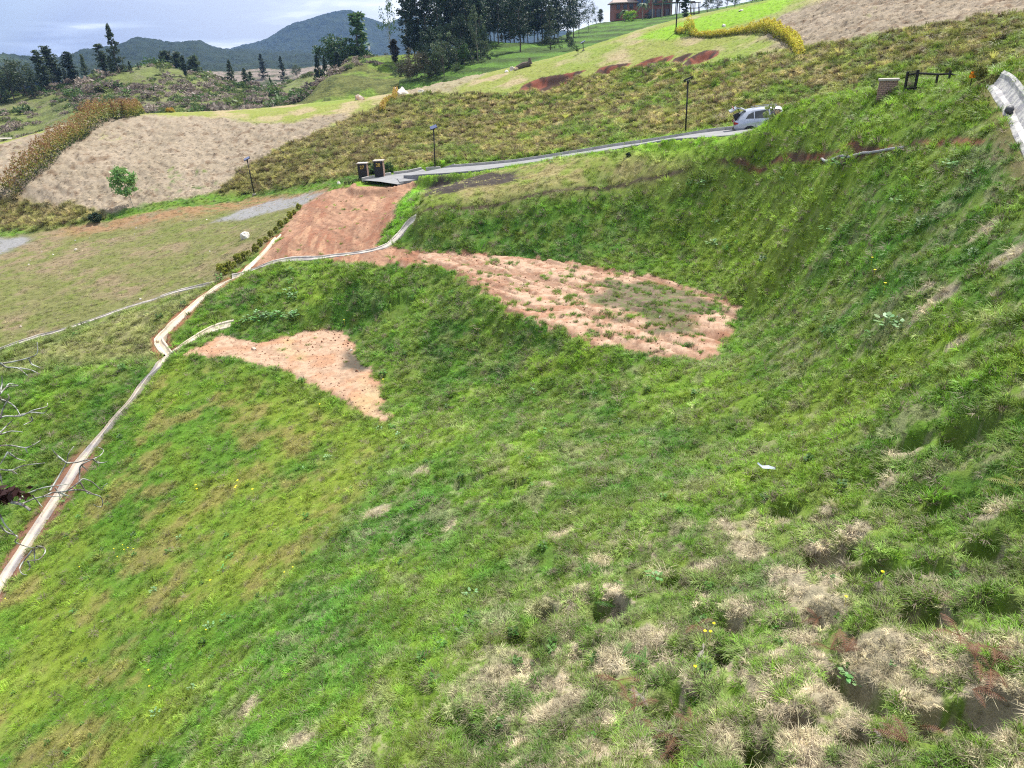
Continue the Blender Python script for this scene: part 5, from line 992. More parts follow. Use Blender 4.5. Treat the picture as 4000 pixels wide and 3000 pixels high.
# ------------------------------------------------------------------ car
M_paint = simple('silver_paint', (.42, .45, .52), .25, metal=.55, var=.02, spec=.6); M_glass = simple('tinted_glass', (.015, .02, .022), .06, var=.02, spec=.8); M_trim = simple('black_trim', (.012, .012, .013), .5, var=.1)
M_red = simple('tail_light_red', (.32, .008, .012), .2, var=.05); M_rub = simple('tyre_rubber', (.014, .014, .014), .85, var=.1); M_rim = simple('alloy', (.30, .31, .33), .3, metal=.7, var=.05); M_inner = simple('boot_shade', (.02, .02, .02), .9)
def car():
    # x: rear 0 -> front 4.55, y: left side positive, z up
    st = [(0.00,.42,.98,1.02,.78,.62),(.10,.36,1.06,1.10,.84,.64),(.35,.32,1.10,1.46,.88,.62),(.75,.30,1.08,1.62,.905,.60),(1.3,.28,1.05,1.68,.91,.61),(2.0,.27,1.02,1.69,.91,.61),(2.6,.27,1.00,1.62,.91,.59),(3.05,.27,.98,1.36,.91,.62),(3.42,.28,.96,1.04,.905,.70),(3.9,.30,.90,.95,.88,.74),(4.3,.34,.80,.84,.80,.66),(4.52,.42,.66,.70,.66,.50)]
    # ring per station: sill, lower bulge, belt, roof edge, roof mid
    V = []; 
    for x, zb, zl, zr, wl, wr in st:
        half = [(wl * .90, zb), (wl * 1.0, zb + (zl - zb) * .35), (wl * 1.0, zb + (zl - zb) * .75), (wl * .965, zl), (wr * 1.04 + (wl - wr) * .25 * (zr - zl < .2), zl + (zr - zl) * .82), (wr * .82, zr - .01), (0, zr + .015)]
        V.append([(x, y, z) for y, z in half] + [(x, -y, z) for y, z in half[-2::-1]])
    k = len(V[0]); n = len(V); vs = [v for r_ in V for v in r_]; F = []
    for i in range(n - 1):
        for j in range(k - 1): F.append((i * k + j, (i + 1) * k + j, (i + 1) * k + j + 1, i * k + j + 1))
        F.append((i * k + k - 1, (i + 1) * k + k - 1, (i + 1) * k, i * k))
    F.append(tuple(range(k))); F.append(tuple((n - 1) * k + j for j in range(k - 1, -1, -1)))
    root = empty('parked_car', (0, 0, 0), 0, 'silver parked estate car with its tailgate raised, half hidden by the grassy crest', 'car')
    m = MB(); m.add(vs, F); body = m.build('body', M_paint, root); bm = bmesh.new(); bm.from_mesh(body.data); bmesh.ops.recalc_face_normals(bm, faces=bm.faces)
    bm.to_mesh(body.data); bm.free(); body.data.polygons.foreach_set('use_smooth', [True] * len(body.data.polygons))
    # wheel arches and wheels
    for x in (.86, 3.62):
        for s in (1, -1):
            a = MB(); a.tube([(x, s * .70, .36), (x, s * .925, .36)], .40, 20); a.build('wheel_arch', M_trim, root)
            w = MB(); w.tube([(x, s * .74, .34), (x, s * .935, .34)], .335, 22); wh = w.build('wheel', M_rub, root, bevel=.0)
            r2 = MB(); r2.tube([(x, s * .90, .34), (x, s * .942, .34)], .06, 10)
            for q in range(5):
                an = q * 1.2566; r2.tube([(x, s * .940, .34), (x + .22 * math.cos(an), s * .940, .34 + .22 * math.sin(an))], .028, 5)
            ring = [(x + .235 * math.cos(i * .3142), s * .938, .34 + .235 * math.sin(i * .3142)) for i in range(21)]; r2.tube(ring, .022, 5); r2.build('rim', M_rim, wh)
    # side glass: sits just proud of the tumblehome
    def side_y(x, z, s):
        for i in range(n - 1):
            if st[i][0] <= x <= st[i + 1][0]:
                f = (x - st[i][0]) / (st[i + 1][0] - st[i][0]); zl = st[i][2] * (1 - f) + st[i + 1][2] * f; zr = st[i][3] * (1 - f) + st[i + 1][3] * f; wl = st[i][4] * (1 - f) + st[i + 1][4] * f; wr = st[i][5] * (1 - f) + st[i + 1][5] * f
                t_ = (z - zl) / max(.01, (zr - zl) * .82); return s * (wl * .965 * (1 - t_) + wr * 1.04 * t_ + .012)
        return s * .8
    for s in (1, -1):
        for nm, poly in (('quarter_window', [(.62,1.16),(.78,1.38),(1.08,1.50),(1.10,1.14)]), ('rear_window', [(1.15,1.13),(1.14,1.51),(1.92,1.565),(1.98,1.10)]), ('front_window', [(2.05,1.10),(2.0,1.565),(2.52,1.52),(3.02,1.22),(3.08,1.06)])):
            pts = [(x, side_y(x, z, s), z) for x, z in poly]; ins = [(x, y - s * .03, z) for x, y, z in pts]; m = MB(); q = len(pts); m.add(pts + ins, [tuple(range(q)), tuple(range(2 * q - 1, q - 1, -1))] + [(i, (i + 1) % q, (i + 1) % q + q, i + q) for i in range(q)]); m.build(nm, M_glass, root)
        m = MB(); m.tube([(1.13, side_y(1.13, 1.1, s), 1.1), (1.18, s * .915, .75), (1.10, s * .90, .40)], .008, 4); m.build('door_seam', M_trim, root)
        m = MB(); m.tube([(2.02, side_y(2.02, 1.08, s), 1.08), (2.02, s * .918, .75), (1.98, s * .90, .38)], .008, 4); m.build('door_seam', M_trim, root)
        for x in (1.32, 2.22): MB().box((x, s * .925, .93), (.17, .035, .035)).build('door_handle', M_paint, root, bevel=.01)
        MB().box((2.88, s * 1.0, 1.10), (.14, .20, .14)).build('mirror', M_paint, root, bevel=.03)
        MB().box((.10, s * .74, .93), (.34, .22, .14), Matrix.Rotation(.15, 3, 'Y')).build('tail_light', M_red, root, bevel=.025)
        m = MB(); m.tube([(1.0, s * .56, 1.70), (1.3, s * .57, 1.73), (2.2, s * .57, 1.73), (2.5, s * .56, 1.69)], .018, 6); m.build('roof_rail', M_rim, root)
        MB().box((4.33, s * .62, .72), (.22, .26, .13)).build('headlight', M_lens, root, bevel=.03)
    m = MB(); m.add([(2.70, .53, 1.60), (2.70, -.53, 1.60), (3.36, -.66, 1.09), (3.36, .66, 1.09)], [(0, 1, 2, 3)]); m.add([(2.70, .53, 1.57), (2.70, -.53, 1.57), (3.36, -.66, 1.06), (3.36, .66, 1.06)], [(3, 2, 1, 0)]); ws = m.build('windscreen', M_glass, root)
    MB().box((.03, 0, .50), (.16, 1.62, .26)).build('bumper', M_trim, root, bevel=.04)
    # solid dark block painted as the shade inside the boot, and the raised tailgate hinged at the rear roof edge
    MB().box((.20, 0, 1.18), (.36, 1.22, .44), Matrix.Rotation(-.35, 3, 'Y')).build('boot_shade_block', M_inner, root)
    H0 = Vector((.62, 0, 1.64)); a = R(158); dx, dz = -math.cos(R(22)), math.sin(R(22)); tg = empty('tailgate'); tg.parent = root
    def tp(u, y, off): return (H0.x + dx * u - dz * off * -1, y, H0.z + dz * u + dx * off * -1)
    prof = [(0, .56, 0), (.28, .60, .01), (.55, .66, -.02), (.62, .68, -.10), (.90, .68, -.34), (1.0, .64, -.38)]
    v = [];
    for u, hw, of in prof: v += [(H0.x + dx * u, hw, H0.z + dz * u + of), (H0.x + dx * u, -hw, H0.z + dz * u + of)]
    nb = len(prof); v2 = [(x + .03, y * .97, z - .07) for x, y, z in v]; m = MB(); fs = []
    for i in range(nb - 1): fs.append((2 * i, 2 * i + 1, 2 * i + 3, 2 * i + 2)); fs.append((2 * nb + 2 * i, 2 * nb + 2 * i + 2, 2 * nb + 2 * i + 3, 2 * nb + 2 * i + 1)); fs.append((2 * i, 2 * i + 2, 2 * nb + 2 * i + 2, 2 * nb + 2 * i)); fs.append((2 * i + 1, 2 * nb + 2 * i + 1, 2 * nb + 2 * i + 3, 2 * i + 3))
    fs.append((0, 2 * nb, 2 * nb + 1, 1)); e = 2 * nb - 2; fs.append((e, e + 1, 2 * nb + e + 1, 2 * nb + e)); m.add(v + v2, fs); pn = m.build('tailgate_panel', M_paint, tg)
    m = MB(); a_, b_ = prof[1], prof[2]; m.box((H0.x + dx * .42, 0, H0.z + dz * .42 + .012), (.30, 1.05, .02), Matrix.Rotation(R(22), 3, 'Y')); m.build('rear_glass', M_glass, tg)
    MB().box((H0.x + dx * .74, 0, H0.z + dz * .74 - .12), (.10, .9, .05), Matrix.Rotation(R(60), 3, 'Y')).build('gate_lamp', M_red, tg)
    for s in (1, -1): MB().tube([(.42, s * .60, 1.25), (H0.x + dx * .45, s * .58, H0.z + dz * .45 - .06)], .014, 6).build('gas_strut', M_trim, tg)
    return root
cr_ = car(); a0, a1 = G(2862, 512, tmin=20), None
ca = Vector(P3(2868, 515, 46.9)); k_ = int(np.argmin((road_c[:, 0] - ca.x) ** 2 + (road_c[:, 1] - ca.y) ** 2)); vd = Vector((ca.x, ca.y)).normalized(); head = math.atan2(-vd.x, vd.y) + R(4)
cr_.rotation_euler = (0, -R(4), head); cr_.location = (ca.x, ca.y, P3(2890, 540, 47.)[2]); cr_.scale = (.97, .97, .97)
CAR = cr_
# ------------------------------------------------------------------ boulders and stones
M_rock = two_tone('pale_rock', (.50, .43, .36), (.70, .66, .60), 2.5); M_rockb = two_tone('brown_rock', (.28, .17, .10), (.55, .46, .38), 1.8); M_clod = simple('earth_clod', (.20, .095, .055), .95, var=.3, bump=.5)
def rock_mesh(seed, sub=3, rough=.35, mat=M_rock):
    bm = bmesh.new(); bmesh.ops.create_icosphere(bm, subdivisions=sub, radius=.5); r_ = random.Random(seed); pl = [(Vector((r_.gauss(0, 1), r_.gauss(0, 1), r_.gauss(0, 1) + .2)).normalized(), r_.uniform(.26, .42)) for _ in range(11)]
    for v in bm.verts:
        for n_, d_ in pl:
            k = v.co.dot(n_)
            if k > d_: v.co -= n_ * (k - d_)
        v.co *= 1 + rough * .14 * (math.sin(v.co.x * 23 + seed) + math.sin(v.co.y * 19 + seed * 2) * math.cos(v.co.z * 17))
        v.co.z = max(v.co.z, -.3)
    me = bpy.data.meshes.new('rock'); bm.to_mesh(me); bm.free(); me.materials.append(mat); return me
RM = {(q, m.name): rock_mesh(q, 3 if m is not M_clod else 2, mat=m) for q in range(3) for m in (M_rock, M_rockb, M_clod)}
def rock(px, py, wpx, hpx, label, mat=M_rock, q=0, name='boulder', cat='boulder', group=None, rz=None):
    p = G(px, py); w, h = up_h(p, wpx), up_h(p, hpx); o = link(name, RM[(q, mat.name)]); o.location = p + Vector((0, 0, h * .18)); o.scale = (w * 1.08, w * .85, h * 1.45); o.rotation_euler = (random.uniform(-.2, .2), random.uniform(-.2, .2), random.uniform(0, 6) if rz is None else rz)
    return tag(o, label, cat, group)
rock(1572, 372, 54, 32, 'large white boulder with a brown split beside the yellow hedge on the crest', M_rock, 0, rz=.2)
rock(1548, 366, 22, 26, 'brown weathered boulder leaning on the large white one', M_rockb, 1)
rock(1646, 364, 26, 14, 'small white boulder right of the large split boulder', M_rock, 2)
rock(1405, 390, 42, 22, 'pale brown boulder lying alone on the grassy crest left of the hedge', M_rockb, 0)
rock(2036, 246, 54, 34, 'big white peaked boulder on the skyline in front of the grove', M_rock, 1, rz=1.1)
rock(1979, 282, 15, 10, 'small pale stone at the left end of the fallen log', M_rock, 0); rock(2000, 275, 22, 14, 'rounded pale stone beside the fallen log', M_rock, 2); rock(2016, 273, 18, 9, 'flat grey stone between the round stone and the log', M_rockb, 2)
rock(958, 930, 40, 26, 'white and ochre boulder alone on the lower field left of the ramp', M_rock, 2, rz=.8); rock(1325, 720, 18, 14, 'small white stone left of the numbered pillars', M_rock, 0)
rock(2828, 103, 22, 9, 'white stones on the grass above the curved yellow hedge', M_rock, 1); rock(2895, 42, 18, 5, 'flat white stone at the edge of the bright green strip', M_rock, 0)
for px, py, s_ in [(532,891,8),(526,915,5),(442,935,5),(295,941,6),(297,977,12),(207,995,6),(113,1035,7),(118,1018,5),(81,1277,8),(550,1171,10),(748,863,6),(808,859,7),(820,983,7),(163,984,5),(350,930,4)]: rock(px, py, s_, s_ * .6, 'small white stone scattered on the mown lower field', M_rock, random.randint(0, 2), 'stone', 'stone', 'white stones on the lower field')
for px, py, s_ in [(991,1365,20),(1222,1357,11),(1257,1336,13),(1124,1331,10),(1307,1308,9),(1303,1322,7),(1310,1331,9),(1324,1319,8),(1341,1346,9),(1360,1343,9),(1359,1352,9),(1393,1450,14),(1262,1389,5),(1339,1402,5),(1356,1412,6),(1422,1477,8),(1416,1526,8),(1497,1522,14),(1484,1552,9),(1503,1538,8),(1088,1400,6),(1309,1480,6),(1265,1325,7),(1480,1574,7),(1345,1332,6)]:
    rock(px, py, s_, s_ * .62, 'reddish brown earth lump lying on the bare sandy lower pad' if s_ < 15 else 'largest flat brown stone on the left part of the sandy lower pad', M_clod if s_ < 15 else M_rockb, random.randint(0, 2), 'earth_lump' if s_ < 15 else 'flat_stone', 'earth lump' if s_ < 15 else 'stone', 'earth lumps on the lower pad' if s_ < 15 else None)
rock(1372, 1371, 12, 9, 'white stone at the right edge of the lower pad beside the dark wet patch', M_rock, 1, 'stone', 'stone'); rock(1127, 1304, 7, 6, 'tiny white stone on the green edge of the lower pad', M_rock, 1, 'stone', 'stone'); rock(2579, 1240, 13, 9, 'small white stone near the wet end of the upper pad', M_rock, 1, 'stone', 'stone')
def pebbles():
    g = np.random.default_rng(5); P_ = []
    for poly, z, n in ((pad2, PAD2, 380), (pad1, PAD1, 500), (ramp, None, 420)):
        k = 0
        while k < n:
            x = g.uniform(poly[:, 0].min(), poly[:, 0].max(), 400); y = g.uniform(poly[:, 1].min(), poly[:, 1].max(), 400); m = sdf_poly(x, y, poly) > .15; x, y = x[m], y[m]; x, y = x[:n - k], y[:n - k]; P_.append(np.c_[x, y, ground_z(x, y)]); k += len(x)
    P_ = np.vstack(P_); n = len(P_); bm = bmesh.new(); c2 = bpy.data.collections.new('pebbles')
    for i in range(2): c2.objects.link(bpy.data.objects.new('pebble_%d' % i, RM[(i, M_clod.name)]))
    s = g.uniform(.03, .11, n); scatter('pebbles', P_, g.integers(0, 2, n), np.c_[s, s, s * .7], np.ones((n, 3)) * .2, np.c_[np.zeros(n), np.zeros(n), g.uniform(0, 6, n)], 'small crumbs of red earth strewn over the bare pads and ramp', c2)
pebbles()
# fallen log and stump
p = G(2030, 268); r_ = empty('fallen_log', p, 0, 'dark fallen log with an upright stub lying below the white peaked boulder', 'log'); e1, e2 = G(2017, 272) - p, G(2072, 258) - p
MB().tube([e1 + Vector((0, 0, .15)), (e1 + e2) / 2 + Vector((0, 0, .35)), e2 + Vector((0, 0, .3))], [.3, .38, .32], 9).build('trunk', M_bark, r_); MB().tube([e2 + Vector((0, 0, .2)), e2 + Vector((-.1, 0, 1.0))], [.28, .15], 8).build('stub', M_bark, r_)
p = G(1268, 390); r_ = empty('stump', p, 0, 'short dark stump with a pale top on the skyline at the knoll foot', 'stump'); MB().tube([(0, 0, -.2), (0, 0, .9)], [.22, .17], 8).build('trunk', M_bark, r_); MB().tube([(0, 0, .9), (0, 0, 1.15)], [.22, .15], 8).build('pale_top', M_rock, r_)
def place_tree(kind, px, py, hpx, label, name, cat, seed, lmat, lsize, tr, wide=1., bark=None, leanx=0.0, group=None):
    p = G(px, py); H = up_h(p, hpx); cm, tm = tree_mesh(kind, seed, lmat, bark or M_bark, lsize, tr); r_ = empty(name, p - Vector((0, 0, .05)), random.uniform(0, 6), label, cat, group); r_.scale = (H * wide, H * wide, H); link('trunk', tm, r_); link('crown', cm, r_)
    if leanx: r_.rotation_euler = (0, leanx, 0)
    return r_
M_glossy = leaf_mat('glossy_leaves', (.17, .30, .09), var=.4, trans=.35, rough=.4); M_palelf = leaf_mat('pale_leaves', (.30, .36, .14), var=.3, trans=.4)
place_tree('round', 522, 808, 140, 'young broadleaf tree with two stems standing before the tan hill', 'young_tree', 'tree', 3, M_glossy, .045, .010, .85, M_pale, -.14)
place_tree('open', 3000, 497, 84, 'thin sapling with pale leaves standing in front of the silver car', 'sapling', 'sapling', 8, M_palelf, .05, .009, .8, M_pale)
place_tree('round', 1241, 392, 22, 'tiny bright lime bush on the crest left of the stump', 'lime_bush', 'bush', 5, M_lime, .09, .02, 1.2)
place_tree('round', 2461, 76, 44, 'bright lime green shrub in front of the brick house', 'lime_shrub', 'shrub', 6, M_lime, .045, .02, 1.1) if False else None
place_tree('open', 2256, 212, 30, 'small bare sapling on the crest under the terraced hill', 'sapling', 'sapling', 4, M_leafmid, .05, .012)
for px, py, h_, i in [(3408,362,44,1),(3432,372,34,2),(3472,366,34,3),(3500,362,26,4),(3800,320,52,5),(3818,330,60,6),(3840,320,40,7),(3880,262,26,8),(3950,240,34,9),(3700,300,30,10)]:
    place_tree('open' if i % 2 else 'round', px, py, h_, 'yellow green leafy plant ' + {1: 'at the left foot of the brown brick pillar', 2: 'touching the left side of the brick pillar', 3: 'in front of the brick pillar', 4: 'right of the brick pillar', 5: 'on the bank left of the head of the white channel', 6: 'lowest by the reddish bank of the white channel', 7: 'closest to the head of the white channel', 8: 'above the head of the white channel', 9: 'rightmost on the ridge above the white channel', 10: 'climbing the black rail fence'}[i], 'hedge_plant', 'plant', i % 5, M_palelf if i < 5 else leaf_mat('olive_leaf%d' % i, (.16, .17, .04), var=.4), .05, .012, .9, group='young plants along the ridge')
# ------------------------------------------------------------------ hedges
def hedge(line_px, hts, width, label, name, ctop, cmid, clow, dens=900, leaf=.075, seed=0, crest=0.0):
    g = np.random.default_rng(seed); pts = np.array([list(G(*p)) for p in line_px]); a = np.c_[pts, np.array(hts)]; L = smooth_line(a, .25); seg = np.linalg.norm(np.diff(L[:, :2], axis=0), axis=1); n = int(seg.sum() * dens); k = g.choice(len(L) - 1, n, p=seg / seg.sum()); f = g.uniform(0, 1, n)[:, None]
    b = L[k] * (1 - f) + L[k + 1] * f; t = (L[k + 1] - L[k])[:, :2]; t /= np.linalg.norm(t, axis=1, keepdims=True); nr = np.c_[t[:, 1], -t[:, 0]]
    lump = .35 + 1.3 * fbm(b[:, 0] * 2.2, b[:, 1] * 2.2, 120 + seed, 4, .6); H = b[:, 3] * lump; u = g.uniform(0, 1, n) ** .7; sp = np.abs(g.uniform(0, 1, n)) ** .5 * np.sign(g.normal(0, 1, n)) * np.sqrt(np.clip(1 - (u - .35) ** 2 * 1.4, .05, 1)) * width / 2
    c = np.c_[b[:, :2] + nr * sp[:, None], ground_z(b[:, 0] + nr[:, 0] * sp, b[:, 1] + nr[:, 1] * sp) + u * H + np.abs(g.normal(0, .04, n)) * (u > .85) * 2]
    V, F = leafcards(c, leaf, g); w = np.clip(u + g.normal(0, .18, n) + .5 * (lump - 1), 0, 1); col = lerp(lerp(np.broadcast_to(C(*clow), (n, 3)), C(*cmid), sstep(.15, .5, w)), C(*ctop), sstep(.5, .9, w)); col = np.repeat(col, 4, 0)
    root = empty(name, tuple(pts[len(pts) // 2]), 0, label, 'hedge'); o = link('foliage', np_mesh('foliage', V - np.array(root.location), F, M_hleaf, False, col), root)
    s = MB()
    for i in range(0, len(L) - 1, 3):
        q = Vector(L[i, :3]) - root.location; q.z = float(ground_z(L[i:i + 1, 0], L[i:i + 1, 1])[0]) - root.location.z; s.tube([q, q + Vector((.05, .03, L[i, 3] * .7))], [.03, .012], 4, False)
    tag(s.build('stems', M_bark, root), kind='stuff'); return root
M_hleaf = leaf_mat('hedge_leaves', attr='col', trans=.4, var=.35)
hedge([(28,775),(90,712),(170,640),(240,582),(300,540),(350,508),(400,478),(450,460),(520,449),(590,443),(640,440)], [1.9, 2.0, 2.1, 2.0, 1.9, 2.3, 2.3, 1.9, 1.6, 1.3, .7], 2.0, 'long curving hedge with red tips and green base on the tan hill at left', 'red_tipped_hedge', (.33, .19, .085), (.30, .31, .06), (.05, .09, .025), 420, .12, 1)
hedge([(660,440),(760,436),(860,430),(960,424)], [.5, .55, .6, .4], .8, 'thin low ochre hedge continuing right of the red tipped hedge', 'low_ochre_hedge', (.38, .22, .05), (.30, .27, .04), (.08, .10, .03), 260, .11, 2)
hedge([(1494,444),(1502,420),(1520,398),(1545,372),(1552,352)], [.9, .8, .7, .6, .6], .7, 'short orange and yellow hedge climbing to the split white boulder', 'orange_tipped_hedge', (.46, .30, .08), (.44, .42, .06), (.12, .14, .04), 330, .10, 3)
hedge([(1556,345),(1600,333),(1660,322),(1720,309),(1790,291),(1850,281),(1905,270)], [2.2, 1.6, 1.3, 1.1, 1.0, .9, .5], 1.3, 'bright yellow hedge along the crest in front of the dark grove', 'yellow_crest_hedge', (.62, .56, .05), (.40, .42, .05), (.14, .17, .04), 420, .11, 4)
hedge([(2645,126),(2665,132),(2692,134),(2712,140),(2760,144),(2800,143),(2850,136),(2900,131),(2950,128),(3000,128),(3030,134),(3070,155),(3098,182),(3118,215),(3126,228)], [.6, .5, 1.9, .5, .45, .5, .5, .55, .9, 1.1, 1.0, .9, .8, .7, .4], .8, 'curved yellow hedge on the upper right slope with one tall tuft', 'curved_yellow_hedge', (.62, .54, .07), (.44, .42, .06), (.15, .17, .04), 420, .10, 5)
M_ol = leaf_mat('olive_yellow_leaves', (.27, .29, .05), var=.4, trans=.45)
for i, (px, py, h_) in enumerate([(1168,818,26),(1150,838,22),(1133,852,30),(1118,868,22),(1098,890,32),(1080,908,26),(1062,925,30),(1040,945,26),(1018,962,32),(1000,985,36),(975,1002,30),(955,1018,40),(935,1032,46),(915,1048,30),(898,1062,48),(878,1074,52),(862,1062,36)]):
    place_tree('bush', px, py, h_ * .95, 'young olive yellow shrub, ' + ['topmost','second','third','fourth','fifth','sixth','seventh','eighth','ninth','tenth','eleventh','twelfth','thirteenth','fourteenth','fifteenth','sixteenth','seventeenth'][i] + ' down the row beside the dirt ramp', 'young_shrub', 'shrub', i % 4, M_ol, .085, .02, .8, group='shrub row beside the ramp')
for i, (px, py, h_) in enumerate([(1350,722,14),(1365,719,14),(1378,716,14),(1391,712,13),(1403,708,12)]): place_tree('bush', px, py, h_ * 1.3, 'small yellowish plant, ' + ['first','second','third','fourth','fifth'][i] + ' in the short row left of pillar 27', 'young_plant', 'plant', i % 4, M_palelf, .09, .02, .7, group='plants left of pillar 27')
place_tree('bush', 1450, 680, 42, 'dense green bush growing behind the two numbered pillars', 'green_bush', 'bush', 2, M_leafmid, .07, .02, 1.6); place_tree('bush', 1520, 672, 40, 'green bush right behind pillar 28', 'green_bush', 'bush', 3, M_leafmid, .07, .02, 1.0); place_tree('bush', 2455, 610, 18, 'small dark green bush on the grass below the kerb', 'dark_bush', 'bush', 3, M_leafdark, .09, .02, 1.0); place_tree('bush', 378, 868, 34, 'dark round bush in the hollow at the foot of the left bank', 'dark_bush', 'bush', 1, M_leafdark, .09, .02, 1.2)
# ------------------------------------------------------------------ house on the hill
M_hbrick = simple('house_brick', (.22, .085, .06), .9, var=.2, scale=1.5); M_roof = simple('roof_tiles', (.30, .24, .21), .85, var=.2, scale=2); M_wood = simple('dark_wood', (.10, .055, .035), .7); M_blue = simple('blue_pane', (.05, .09, .20), .15)
hp = P3(2500, 78, 240.); hz_ = drop(hp[0], hp[1]); HR = empty('brick_house', (hp[0], hp[1], hz_ - .4), math.atan2(hp[1], hp[0]) - math.pi / 2 + R(12), 'red brick two storey house with low pitched roofs on the green hill', 'house')
def pitched(x0, x1, y0, y1, z, rise, ov, name='roof'):
    m = MB(); xm0, xm1 = x0 - ov, x1 + ov; ym = (y0 + y1) / 2
    v = [(xm0, y0 - ov, z), (xm1, y0 - ov, z), (xm1, y1 + ov, z), (xm0, y1 + ov, z), (xm0 + rise, ym, z + rise), (xm1 - rise, ym, z + rise)]; v += [(a, b, c - .22) for a, b, c in v[:4]]
    m.add(v, [(0, 1, 5, 4), (1, 2, 5), (2, 3, 4, 5), (3, 0, 4), (0, 6, 7, 1), (1, 7, 8, 2), (2, 8, 9, 3), (3, 9, 6, 0), (9, 8, 7, 6)]); return m.build(name, M_roof, HR)
MB().box((-5.3, 0, 2.2), (6.2, 7, 4.6)).build('wall', M_hbrick, HR); MB().box((3.2, .4, 2.9), (10.8, 8, 6.0)).build('wall', M_hbrick, HR); MB().box((1.6, 1.2, 7.6), (7.6, 6, 3.6)).build('tower', M_hbrick, HR)
pitched(-8.4, -2.2, -3.5, 3.5, 4.55, 1.0, .7); pitched(-2.2, 8.6, -3.6, 4.4, 5.95, 1.1, .6); pitched(-2.2, 5.4, -1.8, 4.2, 9.4, 1.4, .7)
def window(x, y, z, w, h, mat=M_glass):
    f = MB().box((x, y, z), (w + .24, .12, h + .24)).build('window', M_wood, HR); MB().box((x, y - .07, z), (w, .04, h)).build('pane', mat, f); MB().box((x, y - .10, z), (.07, .04, h)).build('mullion', M_wood, f)
for x in (-7.2, -5.2, -3.4): window(x, -3.55, 3.4, .9, 1.1); window(x, -3.55, 1.1, .9, 1.2)
for x in (-1.2, .6): window(x, -3.65, 4.2, 1.3, 1.7, M_blue)
for x in (2.6, 4.8, 7.2): window(x, -3.65, 1.4, 1.6, 1.9)
for x in (3.4, 6.4): window(x, -3.65, 4.3, 1.2, 1.3)
b = MB(); b.box((1.6, -2.6, 6.55), (7.4, 1.5, .18)); b.build('balcony', M_wood, HR); rl = MB(); rl.box((1.6, -3.3, 7.5), (7.4, .08, .08)); rl.box((1.6, -3.3, 6.9), (7.4, .08, .08)); rl.build('balcony_rail', M_wood, HR)
for i in range(9): MB().box((-2.0 + i * .9, -3.3, 7.05), (.08, .08, .9)).build('baluster', M_wood, HR)
for x in (-1.2, 1.4, 4.0): window(x, -1.85, 8.2, 1.0, 1.5)
pg = P3(2632, 60, 238.); pzz = drop(pg[0], pg[1]); PG = empty('pergola', (pg[0], pg[1], pzz - .2), 0, 'long thin pergola beam with teal trim right of the brick house', 'pergola'); MB().box((0, 0, 3.2), (12, .5, .3)).build('beam', M_wood, PG); MB().box((0, 0, 2.98), (11.6, .4, .12)).build('trim', simple('teal_trim', (.02, .22, .16), .5), PG)
for x in (-2.5, -1.2, 1.5, 4.8): MB().box((x, 0, 1.5), (.22, .22, 3.2)).build('post', M_wood, PG)
tw = P3(2714, 62, 170.); tz = drop(tw[0], tw[1]); TW = empty('timber_frame', (tw[0], tw[1], tz - .2), 0, 'open dark timber frame tower between the tree and the house pergola', 'frame')
for x in (-.8, -.2, .8):
    for y in (-.5, .5): MB().box((x, y, 1.6), (.12, .12, 3.4)).build('post', M_wood, TW)
for z in (1.2, 2.2, 3.2): MB().box((0, -.5, z), (1.9, .1, .1)).build('rail', M_wood, TW); MB().box((0, .5, z), (1.9, .1, .1)).build('rail', M_wood, TW)
def palm(px, d, hpx, label, seed):
    p = P3(px, 80, d); z = drop(p[0], p[1]); H = hpx * d / F_PX; r_ = empty('palm_tree', (p[0], p[1], z - .2), seed, label, 'palm', 'palms in front of the brick house'); MB().tube([(0, 0, 0), (.1, 0, H * .5), (0, .05, H)], [.16, .13, .12], 7).build('trunk', M_pale, r_)
    g = random.Random(seed)
    for i in range(11):
        az = i * .571 + g.uniform(-.2, .2); m = MB(); L_ = g.uniform(1.6, 2.3); el = g.uniform(.3, 1.0); prev = None; pts = [(math.cos(az) * L_ * t, math.sin(az) * L_ * t, H + L_ * (el * t - 1.15 * t * t)) for t in (0, .25, .5, .75, 1)]
        for k in range(4):
            a, b = Vector(pts[k]), Vector(pts[k + 1]); w = Vector((-math.sin(az), math.cos(az), -.35)) * (.36 if k < 3 else .22); w2 = Vector((math.sin(az), -math.cos(az), -.35)) * (.36 if k < 3 else .22); m.add([a, b, b + w, a + w], [(0, 1, 2, 3)]); m.add([a, a + w2, b + w2, b], [(0, 1, 2, 3)])
        m.build('frond', M_leafgrey, r_)
palm(2440, 228, 34, 'short palm at the left front of the brick house', 1); palm(2510, 228, 50, 'palm before the middle of the brick house', 2); palm(2548, 228, 66, 'tallest palm before the right part of the brick house', 3); palm(2585, 229, 64, 'palm at the right corner of the brick house', 4); palm(2618, 232, 62, 'left palm of the pair standing right of the house', 5); palm(2636, 232, 58, 'right palm of the pair standing right of the house', 6)
T('bush', 2461, 226, 34, 'bright lime green shrub in front of the brick house', 'lime_shrub', 'shrub', seed=60, lmat=M_lime, lsize=.05, wide=1.3); T('bush', 2530, 227, 46, 'dark rounded shrub in front of the brick house', 'dark_shrub', 'shrub', seed=61, lmat=M_leafdark, lsize=.05, wide=1.2); T('bush', 2660, 170, 60, 'small yellow green shrub under the tall sparse tree', 'lime_shrub', 'shrub', seed=62, lmat=M_lime, lsize=.06, wide=1.2)
